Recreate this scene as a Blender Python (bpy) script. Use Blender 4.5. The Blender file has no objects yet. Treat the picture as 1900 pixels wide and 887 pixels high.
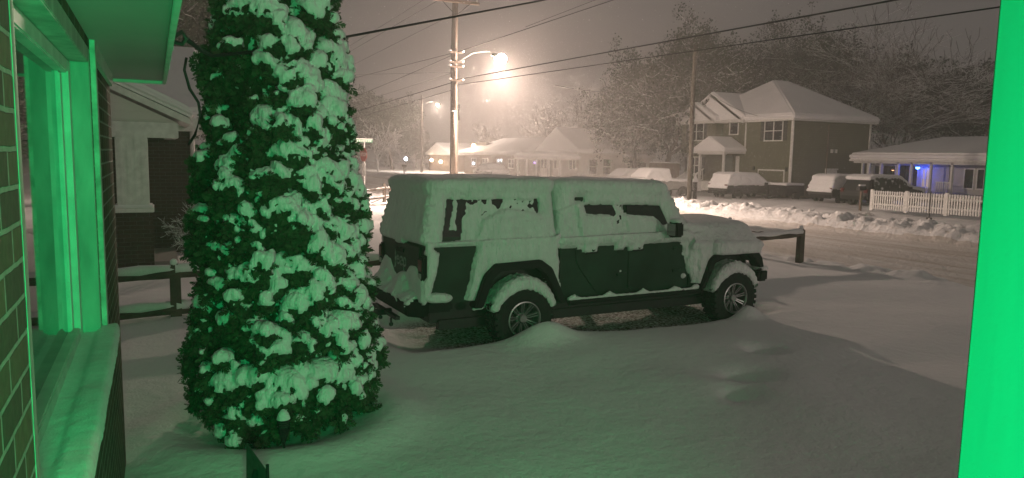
import bpy, bmesh, math, random
import numpy as np
from mathutils import Vector, Matrix
R_ = math.radians
sc = bpy.context.scene
C = sc.collection

# ---------------------------------------------------------------- camera, world, exposure
FPX = 1355.0
CAM = np.array([0.0, 0.0, 2.4])
YAW, PITCH, ROLL = R_(-26.1), R_(-6.46), R_(1.0)
_f0 = np.array([-math.sin(YAW), math.cos(YAW), 0]); _r0 = np.array([math.cos(YAW), math.sin(YAW), 0])
FW = _f0*math.cos(PITCH) + np.array([0, 0, 1])*math.sin(PITCH)
_u0 = np.cross(_r0, FW)
RT = _r0*math.cos(ROLL) + _u0*math.sin(ROLL); UP = -_r0*math.sin(ROLL) + _u0*math.cos(ROLL)
cd = bpy.data.cameras.new('camera'); cam = bpy.data.objects.new('camera', cd); C.objects.link(cam)
cd.sensor_width = 36; cd.lens = FPX/1900*36; cd.clip_start = 0.05; cd.clip_end = 2000
M = Matrix.Identity(4)
for i in range(3):
    M[i][0], M[i][1], M[i][2], M[i][3] = RT[i], UP[i], -FW[i], CAM[i]
cam.matrix_world = M
sc.camera = cam
sc.view_settings.view_transform = 'Standard'; sc.view_settings.look = 'None'
sc.view_settings.gamma = 1; sc.view_settings.exposure = 0; sc.view_settings.use_curve_mapping = False
sc.cycles.volume_bounces = 1; sc.cycles.max_bounces = 6; sc.cycles.diffuse_bounces = 3
sc.cycles.use_denoising = True
sc.cycles.volume_step_rate = 4

w = bpy.data.worlds.new('World'); sc.world = w; w.use_nodes = True
wn = w.node_tree; bg = wn.nodes['Background']
sky = wn.nodes.new('ShaderNodeTexSky'); sky.sky_type = 'NISHITA'; sky.sun_disc = False
sky.sun_elevation = R_(3); sky.sun_rotation = R_(200)
bw = wn.nodes.new('ShaderNodeRGBToBW'); wn.links.new(sky.outputs[0], bw.inputs[0])
# night cloud deck lit from below by the town: the sky's own brightness only varies it slightly
mr = wn.nodes.new('ShaderNodeMapRange'); wn.links.new(bw.outputs[0], mr.inputs[0])
mr.inputs[1].default_value = 0; mr.inputs[2].default_value = 4; mr.inputs[3].default_value = 0.92; mr.inputs[4].default_value = 1.1
mx = wn.nodes.new('ShaderNodeVectorMath'); mx.operation = 'SCALE'
mx.inputs[0].default_value = (1.0, 0.875, 0.82)
wn.links.new(mr.outputs[0], mx.inputs['Scale']); wn.links.new(mx.outputs[0], bg.inputs[0])
SKY_STRENGTH = 0.092
bg.inputs[1].default_value = SKY_STRENGTH

def lamp(name, loc, power, color, radius=0.1, kind='POINT', spot=None, direction=None):
    l = bpy.data.lights.new(name, kind); l.energy = power; l.color = color
    l.shadow_soft_size = radius
    if kind == 'SPOT': l.spot_size = R_(spot); l.spot_blend = 0.8
    o = bpy.data.objects.new(name, l); C.objects.link(o); o.location = loc
    if direction is not None: o.rotation_euler = Vector(direction).to_track_quat('-Z', 'Y').to_euler()
    return o
STREET = (14.45, 31.0, 6.75)
GREEN = (0.0, 1.0, 0.255)
LAMP_AT = (STREET[0], STREET[1], STREET[2]-0.26)
lamp('street_light', LAMP_AT, 8500, (1.0, 0.75, 0.61), 0.22)
lamp('street_light_beam', LAMP_AT, 9500, (1.0, 0.75, 0.61), 0.22, 'SPOT', 170, (0.1, -0.05, -1))
# added unseen fill behind the viewer, brightens truck and tree snow; follows lamp spacing
lamp('fill_light_behind', (14.6, -28.0, 6.6), 5000, (1.0, 0.86, 0.76), 0.9)
lamp('porch_light_green', (0.0, -0.40, 2.05), 340, GREEN, 0.14)

# ---------------------------------------------------------------- picture ray helpers (only to find where real things stand)
def ray(px, py): return FW*FPX + RT*(px-950) - UP*(py-443.5)
def atz(px, py, z): d = ray(px, py); return CAM + d*((z-CAM[2])/d[2])
def aty(px, py, y): d = ray(px, py); return CAM + d*(y/d[1])
def atx(px, py, x): d = ray(px, py); return CAM + d*(x/d[0])
def atd(px, py, dep): return CAM + ray(px, py)/FPX*dep

# ---------------------------------------------------------------- noise (numpy)
def _hash(ix, iy, iz, seed):
    h = (ix*374761393 + iy*668265263 + iz*2147483647 + seed*1274126177) & 0xffffffff
    h = ((h ^ (h >> 13))*1274126177) & 0xffffffff
    h = (h ^ (h >> 16)) & 0xffffffff
    return h/4294967295.0
def vnoise(p, seed=0):
    p = np.asarray(p, float); i = np.floor(p).astype(np.int64); f = p-i; f = f*f*(3-2*f)
    out = 0
    for dx in (0, 1):
        for dy in (0, 1):
            for dz in (0, 1):
                wgt = (f[..., 0] if dx else 1-f[..., 0])*(f[..., 1] if dy else 1-f[..., 1])*(f[..., 2] if dz else 1-f[..., 2])
                out = out + wgt*_hash(i[..., 0]+dx, i[..., 1]+dy, i[..., 2]+dz, seed)
    return out*2-1
def fbm(p, octv=3, seed=0):
    p = np.asarray(p, float); s = 0; a = 1; t = 0
    for k in range(octv):
        s = s+a*vnoise(p*(2**k)+17.3*k, seed+k); t += a; a *= 0.5
    return s/t
def sstep(a, b, x):
    t = np.clip((x-a)/(b-a), 0, 1); return t*t*(3-2*t)

# ---------------------------------------------------------------- materials
MATS = {}
def mat(name, col, rough=0.6, metal=0.0, emit=None, es=0, noise=0.0, nscale=8, bump=0.0, bscale=40, stretch=(1, 1, 1), spec=0.5, alpha=None, trans=0):
    if name in MATS: return MATS[name]
    m = bpy.data.materials.new(name); m.use_nodes = True; nt = m.node_tree; b = nt.nodes['Principled BSDF']
    b.inputs['Base Color'].default_value = (*col, 1); b.inputs['Roughness'].default_value = rough
    b.inputs['Metallic'].default_value = metal; b.inputs['Specular IOR Level'].default_value = spec
    if trans: b.inputs['Transmission Weight'].default_value = trans
    if emit: b.inputs['Emission Color'].default_value = (*emit, 1); b.inputs['Emission Strength'].default_value = es
    tc = nt.nodes.new('ShaderNodeTexCoord'); mp = nt.nodes.new('ShaderNodeMapping'); mp.inputs['Scale'].default_value = stretch
    nt.links.new(tc.outputs['Object'], mp.inputs[0])
    if noise:
        n = nt.nodes.new('ShaderNodeTexNoise'); n.inputs['Scale'].default_value = nscale; n.inputs['Detail'].default_value = 5
        nt.links.new(mp.outputs[0], n.inputs[0])
        r = nt.nodes.new('ShaderNodeMapRange'); r.inputs[1].default_value = 0.3; r.inputs[2].default_value = 0.7
        r.inputs[3].default_value = 1-noise; r.inputs[4].default_value = 1+noise; nt.links.new(n.outputs[0], r.inputs[0])
        v = nt.nodes.new('ShaderNodeVectorMath'); v.operation = 'SCALE'; v.inputs[0].default_value = col
        nt.links.new(r.outputs[0], v.inputs['Scale']); nt.links.new(v.outputs[0], b.inputs['Base Color'])
    if bump:
        n2 = nt.nodes.new('ShaderNodeTexNoise'); n2.inputs['Scale'].default_value = bscale; n2.inputs['Detail'].default_value = 6
        nt.links.new(mp.outputs[0], n2.inputs[0])
        bp = nt.nodes.new('ShaderNodeBump'); bp.inputs['Strength'].default_value = 1; bp.inputs['Distance'].default_value = bump
        nt.links.new(n2.outputs[0], bp.inputs['Height']); nt.links.new(bp.outputs[0], b.inputs['Normal'])
    MATS[name] = m; return m
SNOWC = (0.80, 0.80, 0.80)
snow = mat('snow', SNOWC, 0.75, noise=0.03, nscale=3, bump=0.012, bscale=45, spec=0.2)
snow_side = mat('snow_clinging', SNOWC, 0.8, noise=0.06, nscale=9, bump=0.045, bscale=24, stretch=(1, 1, 0.38), spec=0.2)
snow_far = mat('snow_on_roofs', SNOWC, 0.8, noise=0.04, nscale=0.8, bump=0.03, bscale=6, spec=0.2)
bark = mat('weathered_wood', (0.16, 0.12, 0.09), 0.85, noise=0.35, nscale=6, bump=0.01, bscale=20, stretch=(1, 1, 0.15))
white = mat('white_paint', (0.66, 0.66, 0.63), 0.5, noise=0.14, nscale=9, bump=0.002, bscale=60)
glass = mat('dark_glass', (0.012, 0.014, 0.014), 0.06, spec=0.9)
paint = mat('truck_paint', (0.022, 0.048, 0.032), 0.36, noise=0.35, nscale=3, bump=0.0008, bscale=200, spec=0.16)
plastic = mat('black_plastic', (0.010, 0.011, 0.011), 0.7, spec=.25, bump=0.001, bscale=200)
rubber = mat('tyre_rubber', (0.012, 0.012, 0.012), 0.8, noise=0.4, nscale=14, bump=0.004, bscale=60)
alloy = mat('alloy', (0.42, 0.42, 0.42), 0.38, metal=0.85, noise=0.15, nscale=12)
darkm = mat('dark_metal', (0.03, 0.03, 0.03), 0.5, metal=0.3)
redl = mat('red_lens', (0.12, 0.008, 0.006), 0.2)

def snowy_mat(name, col, thr=0.25, col2=SNOWC, rough=0.85, nscale=3.0, amt=0.5):
    """bark or foliage with snow lying on whatever faces up"""
    m = bpy.data.materials.new(name); m.use_nodes = True; nt = m.node_tree; b = nt.nodes['Principled BSDF']
    b.inputs['Roughness'].default_value = rough; b.inputs['Specular IOR Level'].default_value = 0.2
    g = nt.nodes.new('ShaderNodeNewGeometry'); s = nt.nodes.new('ShaderNodeSeparateXYZ'); nt.links.new(g.outputs['Normal'], s.inputs[0])
    tc = nt.nodes.new('ShaderNodeTexCoord'); n = nt.nodes.new('ShaderNodeTexNoise'); n.inputs['Scale'].default_value = nscale
    n.inputs['Detail'].default_value = 4
    nt.links.new(tc.outputs['Object'], n.inputs[0])
    a = nt.nodes.new('ShaderNodeMath'); a.operation = 'MULTIPLY_ADD'; nt.links.new(n.outputs[0], a.inputs[0]); a.inputs[1].default_value = amt*2
    a.inputs[2].default_value = -amt
    ad = nt.nodes.new('ShaderNodeMath'); ad.operation = 'ADD'; nt.links.new(a.outputs[0], ad.inputs[0]); nt.links.new(s.outputs[2], ad.inputs[1])
    r = nt.nodes.new('ShaderNodeMapRange'); r.inputs[1].default_value = thr-0.1; r.inputs[2].default_value = thr+0.1; nt.links.new(ad.outputs[0], r.inputs[0])
    mxn = nt.nodes.new('ShaderNodeMix'); mxn.data_type = 'RGBA'; nt.links.new(r.outputs[0], mxn.inputs[0])
    mxn.inputs[6].default_value = (*col, 1); mxn.inputs[7].default_value = (*col2, 1); nt.links.new(mxn.outputs[2], b.inputs['Base Color'])
    return m
twigm = snowy_mat('snowy_bark', (0.07, 0.055, 0.045), 0.35)
twigm_light = snowy_mat('snowy_bark_bright', (0.10, 0.07, 0.055), -0.35)
conif = snowy_mat('snowy_needles', (0.028, 0.042, 0.022), 0.62, col2=(.22, .23, .21), amt=0.6)

def brick_mat(name, axis, col1=(0.13, 0.095, 0.06), col2=(0.07, 0.055, 0.04), mortar=(0.30, 0.29, 0.26), bl=0.21, rh=0.075, ms=0.013):
    m = bpy.data.materials.new(name); m.use_nodes = True; nt = m.node_tree; b = nt.nodes['Principled BSDF']; b.inputs['Roughness'].default_value = 0.85
    b.inputs['Specular IOR Level'].default_value = 0.2
    g = nt.nodes.new('ShaderNodeNewGeometry'); s = nt.nodes.new('ShaderNodeSeparateXYZ'); nt.links.new(g.outputs['Position'], s.inputs[0])
    nn = nt.nodes.new('ShaderNodeTexNoise'); nn.inputs['Scale'].default_value = 14; nt.links.new(g.outputs['Position'], nn.inputs[0])
    c = nt.nodes.new('ShaderNodeCombineXYZ'); nt.links.new(s.outputs[axis], c.inputs[0]); nt.links.new(s.outputs[2], c.inputs[1])
    wob = nt.nodes.new('ShaderNodeVectorMath'); wob.operation = 'MULTIPLY_ADD'; nt.links.new(nn.outputs['Color'], wob.inputs[0])
    wob.inputs[1].default_value = (0.006, 0.006, 0); nt.links.new(c.outputs[0], wob.inputs[2])
    t = nt.nodes.new('ShaderNodeTexBrick'); nt.links.new(wob.outputs[0], t.inputs['Vector'])
    t.inputs['Scale'].default_value = 1; t.inputs['Brick Width'].default_value = bl; t.inputs['Row Height'].default_value = rh
    t.inputs['Mortar Size'].default_value = ms/2; t.inputs['Mortar Smooth'].default_value = 0.3
    t.inputs['Color1'].default_value = (*col1, 1); t.inputs['Color2'].default_value = (*col2, 1); t.inputs['Mortar'].default_value = (*mortar, 1)
    n2 = nt.nodes.new('ShaderNodeTexNoise'); n2.inputs['Scale'].default_value = 35; n2.inputs['Detail'].default_value = 5; nt.links.new(g.outputs['Position'], n2.inputs[0])
    r = nt.nodes.new('ShaderNodeMapRange'); r.inputs[3].default_value = 0.6; r.inputs[4].default_value = 1.35; nt.links.new(n2.outputs[0], r.inputs[0])
    v = nt.nodes.new('ShaderNodeVectorMath'); v.operation = 'SCALE'; nt.links.new(t.outputs[0], v.inputs[0]); nt.links.new(r.outputs[0], v.inputs['Scale'])
    nt.links.new(v.outputs[0], b.inputs['Base Color'])
    h = nt.nodes.new('ShaderNodeMath'); h.operation = 'MULTIPLY_ADD'; nt.links.new(t.outputs['Fac'], h.inputs[0]); h.inputs[1].default_value = -1.0
    h2 = nt.nodes.new('ShaderNodeMath'); h2.operation = 'MULTIPLY'; nt.links.new(n2.outputs[0], h2.inputs[0]); h2.inputs[1].default_value = 0.5
    nt.links.new(h2.outputs[0], h.inputs[2])
    bp = nt.nodes.new('ShaderNodeBump'); bp.inputs['Distance'].default_value = 0.008; nt.links.new(h.outputs[0], bp.inputs['Height']); nt.links.new(bp.outputs[0], b.inputs['Normal'])
    return m
brick_y = brick_mat('brick_long_wall', 1); brick_x = brick_mat('brick_end_wall', 0)
def siding_mat(name, col, pitch=0.14, axis=2, rough=0.6):
    m = bpy.data.materials.new(name); m.use_nodes = True; nt = m.node_tree; b = nt.nodes['Principled BSDF']; b.inputs['Roughness'].default_value = rough
    g = nt.nodes.new('ShaderNodeNewGeometry'); s = nt.nodes.new('ShaderNodeSeparateXYZ'); nt.links.new(g.outputs['Position'], s.inputs[0])
    d = nt.nodes.new('ShaderNodeMath'); d.operation = 'DIVIDE'; nt.links.new(s.outputs[axis], d.inputs[0]); d.inputs[1].default_value = pitch
    f = nt.nodes.new('ShaderNodeMath'); f.operation = 'FRACT'; nt.links.new(d.outputs[0], f.inputs[0])
    bp = nt.nodes.new('ShaderNodeBump'); bp.inputs['Distance'].default_value = 0.02; bp.invert = True; nt.links.new(f.outputs[0], bp.inputs['Height']); nt.links.new(bp.outputs[0], b.inputs['Normal'])
    n2 = nt.nodes.new('ShaderNodeTexNoise'); n2.inputs['Scale'].default_value = 1.5; nt.links.new(g.outputs['Position'], n2.inputs[0])
    r = nt.nodes.new('ShaderNodeMapRange'); r.inputs[3].default_value = 0.8; r.inputs[4].default_value = 1.2; nt.links.new(n2.outputs[0], r.inputs[0])
    v = nt.nodes.new('ShaderNodeVectorMath'); v.operation = 'SCALE'; v.inputs[0].default_value = col; nt.links.new(r.outputs[0], v.inputs['Scale'])
    nt.links.new(v.outputs[0], b.inputs['Base Color'])
    return m
sid_tan = siding_mat('tan_siding', (0.12, 0.125, 0.075)); sid_white = siding_mat('white_siding', (0.62, 0.60, 0.56)); sid_blue = siding_mat('pale_siding', (0.42, 0.42, 0.40))
sid_brown = siding_mat('brown_siding', (0.12, 0.08, 0.05))
soffitm = siding_mat('soffit_boards', (0.55, 0.55, 0.53), 0.11, 1)

# ---------------------------------------------------------------- mesh builder
class MB:
    def __init__(s): s.v = []; s.f = []
    def add(s, vs, fs):
        n = len(s.v); s.v += [tuple(map(float, q)) for q in vs]; s.f += [tuple(n+i for i in q) for q in fs]; return s
    def box(s, x0, x1, y0, y1, z0, z1):
        return s.add([(x0, y0, z0), (x1, y0, z0), (x1, y1, z0), (x0, y1, z0), (x0, y0, z1), (x1, y0, z1), (x1, y1, z1), (x0, y1, z1)],
                     [(0, 3, 2, 1), (4, 5, 6, 7), (0, 1, 5, 4), (1, 2, 6, 5), (2, 3, 7, 6), (3, 0, 4, 7)])
    def hexa(s, b, t):   # four bottom, four top points
        return s.add(list(b)+list(t), [(0, 3, 2, 1), (4, 5, 6, 7), (0, 1, 5, 4), (1, 2, 6, 5), (2, 3, 7, 6), (3, 0, 4, 7)])
    def prism(s, pts, axis, a, b):   # polygon in the two other axes extruded along axis
        def P(q, t):
            q = list(q); q.insert(axis, t); return tuple(q)
        n = len(pts); vs = [P(q, a) for q in pts]+[P(q, b) for q in pts]
        fs = [tuple(range(n))[::-1], tuple(range(n, 2*n))]+[(i, (i+1) % n, n+(i+1) % n, n+i) for i in range(n)]
        return s.add(vs, fs)
    def tube(s, p0, p1, r0, r1=None, n=8, cap=True):
        r1 = r0 if r1 is None else r1
        p0 = np.array(p0, float); p1 = np.array(p1, float); d = p1-p0; L = np.linalg.norm(d); d = d/max(L, 1e-9)
        a = np.cross(d, (0, 0, 1) if abs(d[2]) < 0.9 else (1, 0, 0)); a /= np.linalg.norm(a); b = np.cross(d, a)
        vs = []
        for p, r in ((p0, r0), (p1, r1)):
            for k in range(n):
                t = 2*math.pi*k/n; vs.append(p+(a*math.cos(t)+b*math.sin(t))*r)
        fs = [(k, (k+1) % n, n+(k+1) % n, n+k) for k in range(n)]
        if cap: fs += [tuple(range(n))[::-1], tuple(range(n, 2*n))]
        return s.add(vs, fs)
    def path(s, pts, r, n=6):
        pts = [np.array(p, float) for p in pts]; rings = []
        for i, p in enumerate(pts):
            d = pts[min(i+1, len(pts)-1)]-pts[max(i-1, 0)]; d /= max(np.linalg.norm(d), 1e-9)
            a = np.cross(d, (0, 0, 1) if abs(d[2]) < 0.95 else (1, 0, 0)); a /= np.linalg.norm(a); b = np.cross(d, a)
            rr = r[i] if hasattr(r, '__len__') else r
            rings.append([p+(a*math.cos(2*math.pi*k/n)+b*math.sin(2*math.pi*k/n))*rr for k in range(n)])
        vs = [q for g in rings for q in g]; fs = []
        for i in range(len(pts)-1):
            for k in range(n): fs.append((i*n+k, i*n+(k+1) % n, (i+1)*n+(k+1) % n, (i+1)*n+k))
        fs += [tuple(range(n))[::-1], tuple(range((len(pts)-1)*n, len(pts)*n))]
        return s.add(vs, fs)
    def lathe(s, prof, origin=(0, 0, 0), axis=2, n=24):   # prof: (r, h)
        vs = []; m = len(prof)
        for k in range(n):
            t = 2*math.pi*k/n
            for r, h in prof:
                q = [r*math.cos(t), r*math.sin(t)]; q.insert(axis, h); vs.append((q[0]+origin[0], q[1]+origin[1], q[2]+origin[2]))
        fs = []
        for k in range(n):
            for j in range(m-1):
                fs.append((k*m+j, ((k+1) % n)*m+j, ((k+1) % n)*m+j+1, k*m+j+1))
        return s.add(vs, fs)
    def ico(s, c, r, sub=2, rot=None):
        vs, fs = ICO[sub]; V = vs*np.array(r)
        if rot is not None: V = V@rot.T
        return s.add(V+np.array(c), fs)
    def mesh(s, name):
        me = bpy.data.meshes.new(name); me.from_pydata(s.v, [], s.f); me.update(); return me
    def build(s, name, m, parent=None, bevel=0, smooth=False, seg=2, loc=None):
        me = s.mesh(name)
        bm = bmesh.new(); bm.from_mesh(me); bmesh.ops.recalc_face_normals(bm, faces=bm.faces)
        if bevel: bmesh.ops.bevel(bm, geom=list(bm.edges), offset=bevel, segments=seg, affect='EDGES', clamp_overlap=True)
        bm.to_mesh(me); bm.free()
        if smooth: me.polygons.foreach_set('use_smooth', [True]*len(me.polygons))
        elif bevel:
            me.polygons.foreach_set('use_smooth', [True]*len(me.polygons))
            try: me.set_sharp_from_angle(angle=R_(40))
            except Exception: pass
        me.materials.append(m)
        o = bpy.data.objects.new(name, me); C.objects.link(o)
        if parent: o.parent = parent
        if loc is not None: o.location = loc
        return o
def _ico(sub):
    bm = bmesh.new(); bmesh.ops.create_icosphere(bm, subdivisions=sub, radius=1)
    v = np.array([q.co[:] for q in bm.verts]); f = [tuple(x.index for x in q.verts) for q in bm.faces]; bm.free(); return v, f
ICO = {k: _ico(k) for k in (1, 2, 3)}
def tag(o, label=None, cat=None, group=None, kind=None):
    if label: o['label'] = label
    if cat: o['category'] = cat
    if group: o['group'] = group
    if kind: o['kind'] = kind
    return o
def empty(name, loc=(0, 0, 0), rz=0, label=None, cat=None, group=None):
    o = bpy.data.objects.new(name, None); C.objects.link(o); o.location = loc; o.rotation_euler = (0, 0, rz); o.empty_display_size = 0.2
    return tag(o, label, cat, group)
def raw(name, V, F, m, parent=None, smooth=True):
    me = bpy.data.meshes.new(name); V = np.asarray(V, float)
    if isinstance(F, np.ndarray):
        me.vertices.add(len(V)); me.vertices.foreach_set('co', V.ravel())
        k = F.shape[1]; me.loops.add(F.size); me.loops.foreach_set('vertex_index', F.ravel().astype(np.int32))
        me.polygons.add(len(F)); me.polygons.foreach_set('loop_start', np.arange(0, F.size, k, dtype=np.int32)); me.update(calc_edges=True)
    else: me.from_pydata([tuple(q) for q in V], [], F)
    me.polygons.foreach_set('use_smooth', [smooth]*len(me.polygons)); me.materials.append(m)
    o = bpy.data.objects.new(name, me); C.objects.link(o)
    if parent: o.parent = parent
    return o
def voxel(mb, size, smooth=2):
    """fuse closed shapes into one even skin; returns vertices, quads, normals"""
    me = mb.mesh('tmp')
    bm = bmesh.new(); bm.from_mesh(me); bmesh.ops.recalc_face_normals(bm, faces=bm.faces); bm.to_mesh(me); bm.free()
    o = bpy.data.objects.new('tmp', me); C.objects.link(o)
    md = o.modifiers.new('r', 'REMESH'); md.mode = 'VOXEL'; md.voxel_size = size
    if smooth: sm = o.modifiers.new('s', 'SMOOTH'); sm.factor = 0.5; sm.iterations = smooth
    dg = bpy.context.evaluated_depsgraph_get(); ev = o.evaluated_get(dg); e = ev.to_mesh()
    n = len(e.vertices); V = np.empty(n*3); e.vertices.foreach_get('co', V); V = V.reshape(-1, 3)
    N = np.empty(n*3); e.vertices.foreach_get('normal', N); N = N.reshape(-1, 3)
    li = np.empty(len(e.loops), np.int32); e.loops.foreach_get('vertex_index', li); lt = np.empty(len(e.polygons), np.int32); e.polygons.foreach_get('loop_total', lt)
    assert (lt == 4).all()
    F = li.reshape(-1, 4).copy(); ev.to_mesh_clear(); bpy.data.objects.remove(o); bpy.data.meshes.remove(me)
    return V, F, N
def skin(name, mb, T, m, parent=None, size=0.05, smooth=2, after=None):
    """snow skin: shape grown outward by T(position, normal); nothing where T is negative"""
    V, F, N = voxel(mb, size, smooth); t = T(V, N); keep = (t[F] > 0).any(axis=1)
    V2 = V+N*t[:, None]
    if after is not None: V2 = after(V2, N, t)
    F = F[keep]; used = np.unique(F); idx = -np.ones(len(V), np.int64); idx[used] = np.arange(len(used))
    return raw(name, V2[used], idx[F].astype(np.int32), m, parent)

# ---------------------------------------------------------------- truck frame (needed by the ground hollow)
TO = np.array([4.0, 8.75, 0.0]); TA = R_(1.8); tca, tsa = math.cos(TA), math.sin(TA)
def tl(px, py, yl=-0.79):     # picture point on the truck's own side plane -> (x, z) in the truck's frame
    d = ray(px, py); n = np.array([-tsa, tca, 0]); t = (yl+(TO-CAM)@n)/(d@n); p = CAM+d*t-TO
    return (p[0]*tca+p[1]*tsa, p[2])
def tworld(x, y, z=0): return (TO[0]+x*tca-y*tsa, TO[1]+x*tsa+y*tca, z)

# ---------------------------------------------------------------- terrain
def xn(y): return 13.2-0.06*(y-11)
def xf(y): return 20.9-0.02*(y-13)
def ground_z(x, y, lumps=True):
    x = np.asarray(x, float); y = np.asarray(y, float); z0 = np.zeros_like(x)
    p = np.stack([x, y, z0], -1)
    h = 0.19+0.07*fbm(p*0.45, 3, 3)+0.014*fbm(p*1.7, 2, 8)+0.003*fbm(p*6, 2, 10)
    # long soft drifts in the front yard
    h = h+0.05*np.sin(0.9*x+0.5*y+1.5*vnoise(p*0.5, 5))*sstep(14, 9, x)
    lx = (x-TO[0])*tca+(y-TO[1])*tsa; ly = -(x-TO[0])*tsa+(y-TO[1])*tca
    e = 0.12*fbm(p*1.3, 2, 21)
    inside = sstep(-1.75, -1.2, lx+e)*sstep(4.6, 4.0, lx+e)*sstep(-1.12, -0.78, ly+e*0.6)*sstep(1.3, 0.9, ly)
    h = h*(1-inside)+(0.045+0.02*fbm(p*5, 3, 4)+0.015*fbm(p*14, 2, 9))*inside
    for mx_, my_, a, sx, sy in ((0.18, -1.20, 0.20, 0.34, 0.20), (-.12, -1.25, 0.05, 0.25, 0.2), (3.55, -1.12, 0.17, 0.20, 0.15), (-1.6, -0.2, -0.03, .4, .5)):
        h = h+a*np.exp(-((lx-mx_)/sx)**2-((ly-my_)/sy)**2)
    # hollows left by old footprints, and the mound line beside them
    for px, py, a, s in ((1388, 698, -0.22, 0.22), (1415, 652, -0.18, 0.17), (1374, 732, -0.14, 0.17), (1240, 700, 0.05, 0.5), (1480, 760, 0.05, 0.7), (1560, 640, 0.05, 0.6)):
        q = atz(px, py, 0.2); h = h+a*np.exp(-((x-q[0])**2+(y-q[1])**2)/(s*s))
    # drift against the tree and the house
    h = h+0.08*np.exp(-((np.hypot(x-0.9, y-6.2)-0.95)/0.25)**2)
    road = sstep(-0.35, 0.25, x-xn(y))*sstep(0.25, -0.25, x-xf(y))
    rut = 0.012*np.sin((x-xn(y))*2.6)+0.010*fbm(np.stack([x*6, y*1.2, z0], -1), 2, 31)+0.006*fbm(p*7, 2, 33)
    h = h*(1-road)+(0.045+rut)*road
    # windrow on the near edge
    ch = np.abs(fbm(p*2.7, 3, 41)); d = x-xn(y)
    h = h+np.exp(-((d+0.25)/0.38)**2)*(0.03+0.22*ch)*sstep(0.0, 0.4, 0.35+fbm(p*0.9, 2, 43))
    # ploughed bank on the far edge
    d = x-xf(y)-1.05-0.25*fbm(p*0.5, 2, 45)
    ch2 = fbm(p*3.1, 4, 47); ch3 = 1-np.abs(fbm(p*1.6, 3, 49))*2
    bank = np.exp(-(np.abs(d)/0.95)**3)
    h = h+bank*(0.22+0.17*ch2+0.13*ch3+0.17*np.maximum(0, fbm(p*0.8, 2, 51))+0.12*np.abs(fbm(p*6.5, 2, 55))+0.05*fbm(p*12, 2, 56))
    # rough lawn beyond
    lawn = sstep(1.9, 3.5, x-xf(y))
    h = h+lawn*(0.07*fbm(p*1.1, 3, 53)+0.03*fbm(p*3.3, 2, 54))-0.20*sstep(23, 31, x)*sstep(60, 45, y)
    return h
def gz(x, y): return float(ground_z(np.array([x]), np.array([y]))[0])

def axis_lines(a, b, step, lo, hi, growth=1.13, mid=None):
    core = list(np.arange(a, b, step)); cur = b; st = step; up = []
    if mid:
        core += list(np.arange(b, mid[0], mid[1])); cur = mid[0]; st = mid[1]
    while cur < hi: up.append(cur); st = min(st*growth, 12); cur += st
    dn = []; cur = a; st = step
    while cur > lo: st = min(st*growth, 12); cur -= st; dn.append(cur)
    return np.array(dn[::-1]+core+up+[hi])
gx = axis_lines(-1.5, 24.5, 0.075, -120, 170); gy = axis_lines(1.4, 14, 0.075, -60, 190, mid=(46, 0.09))
XX, YY = np.meshgrid(gx, gy); ZZ = ground_z(XX, YY)
nx, ny = len(gx), len(gy)
GV = np.stack([XX.ravel(), YY.ravel(), ZZ.ravel()], -1)
ii, jj = np.meshgrid(np.arange(nx-1), np.arange(ny-1)); a = (jj*nx+ii).ravel()
GF = np.stack([a, a+1, a+nx+1, a+nx], -1).astype(np.int32)
cxy = GV[GF].mean(axis=1)
road_m = (cxy[:, 0] > xn(cxy[:, 1])+0.1) & (cxy[:, 0] < xf(cxy[:, 1])-0.05)
bank_m = (cxy[:, 0] >= xf(cxy[:, 1])-0.05) & (cxy[:, 0] < xf(cxy[:, 1])+2.3)

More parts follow.
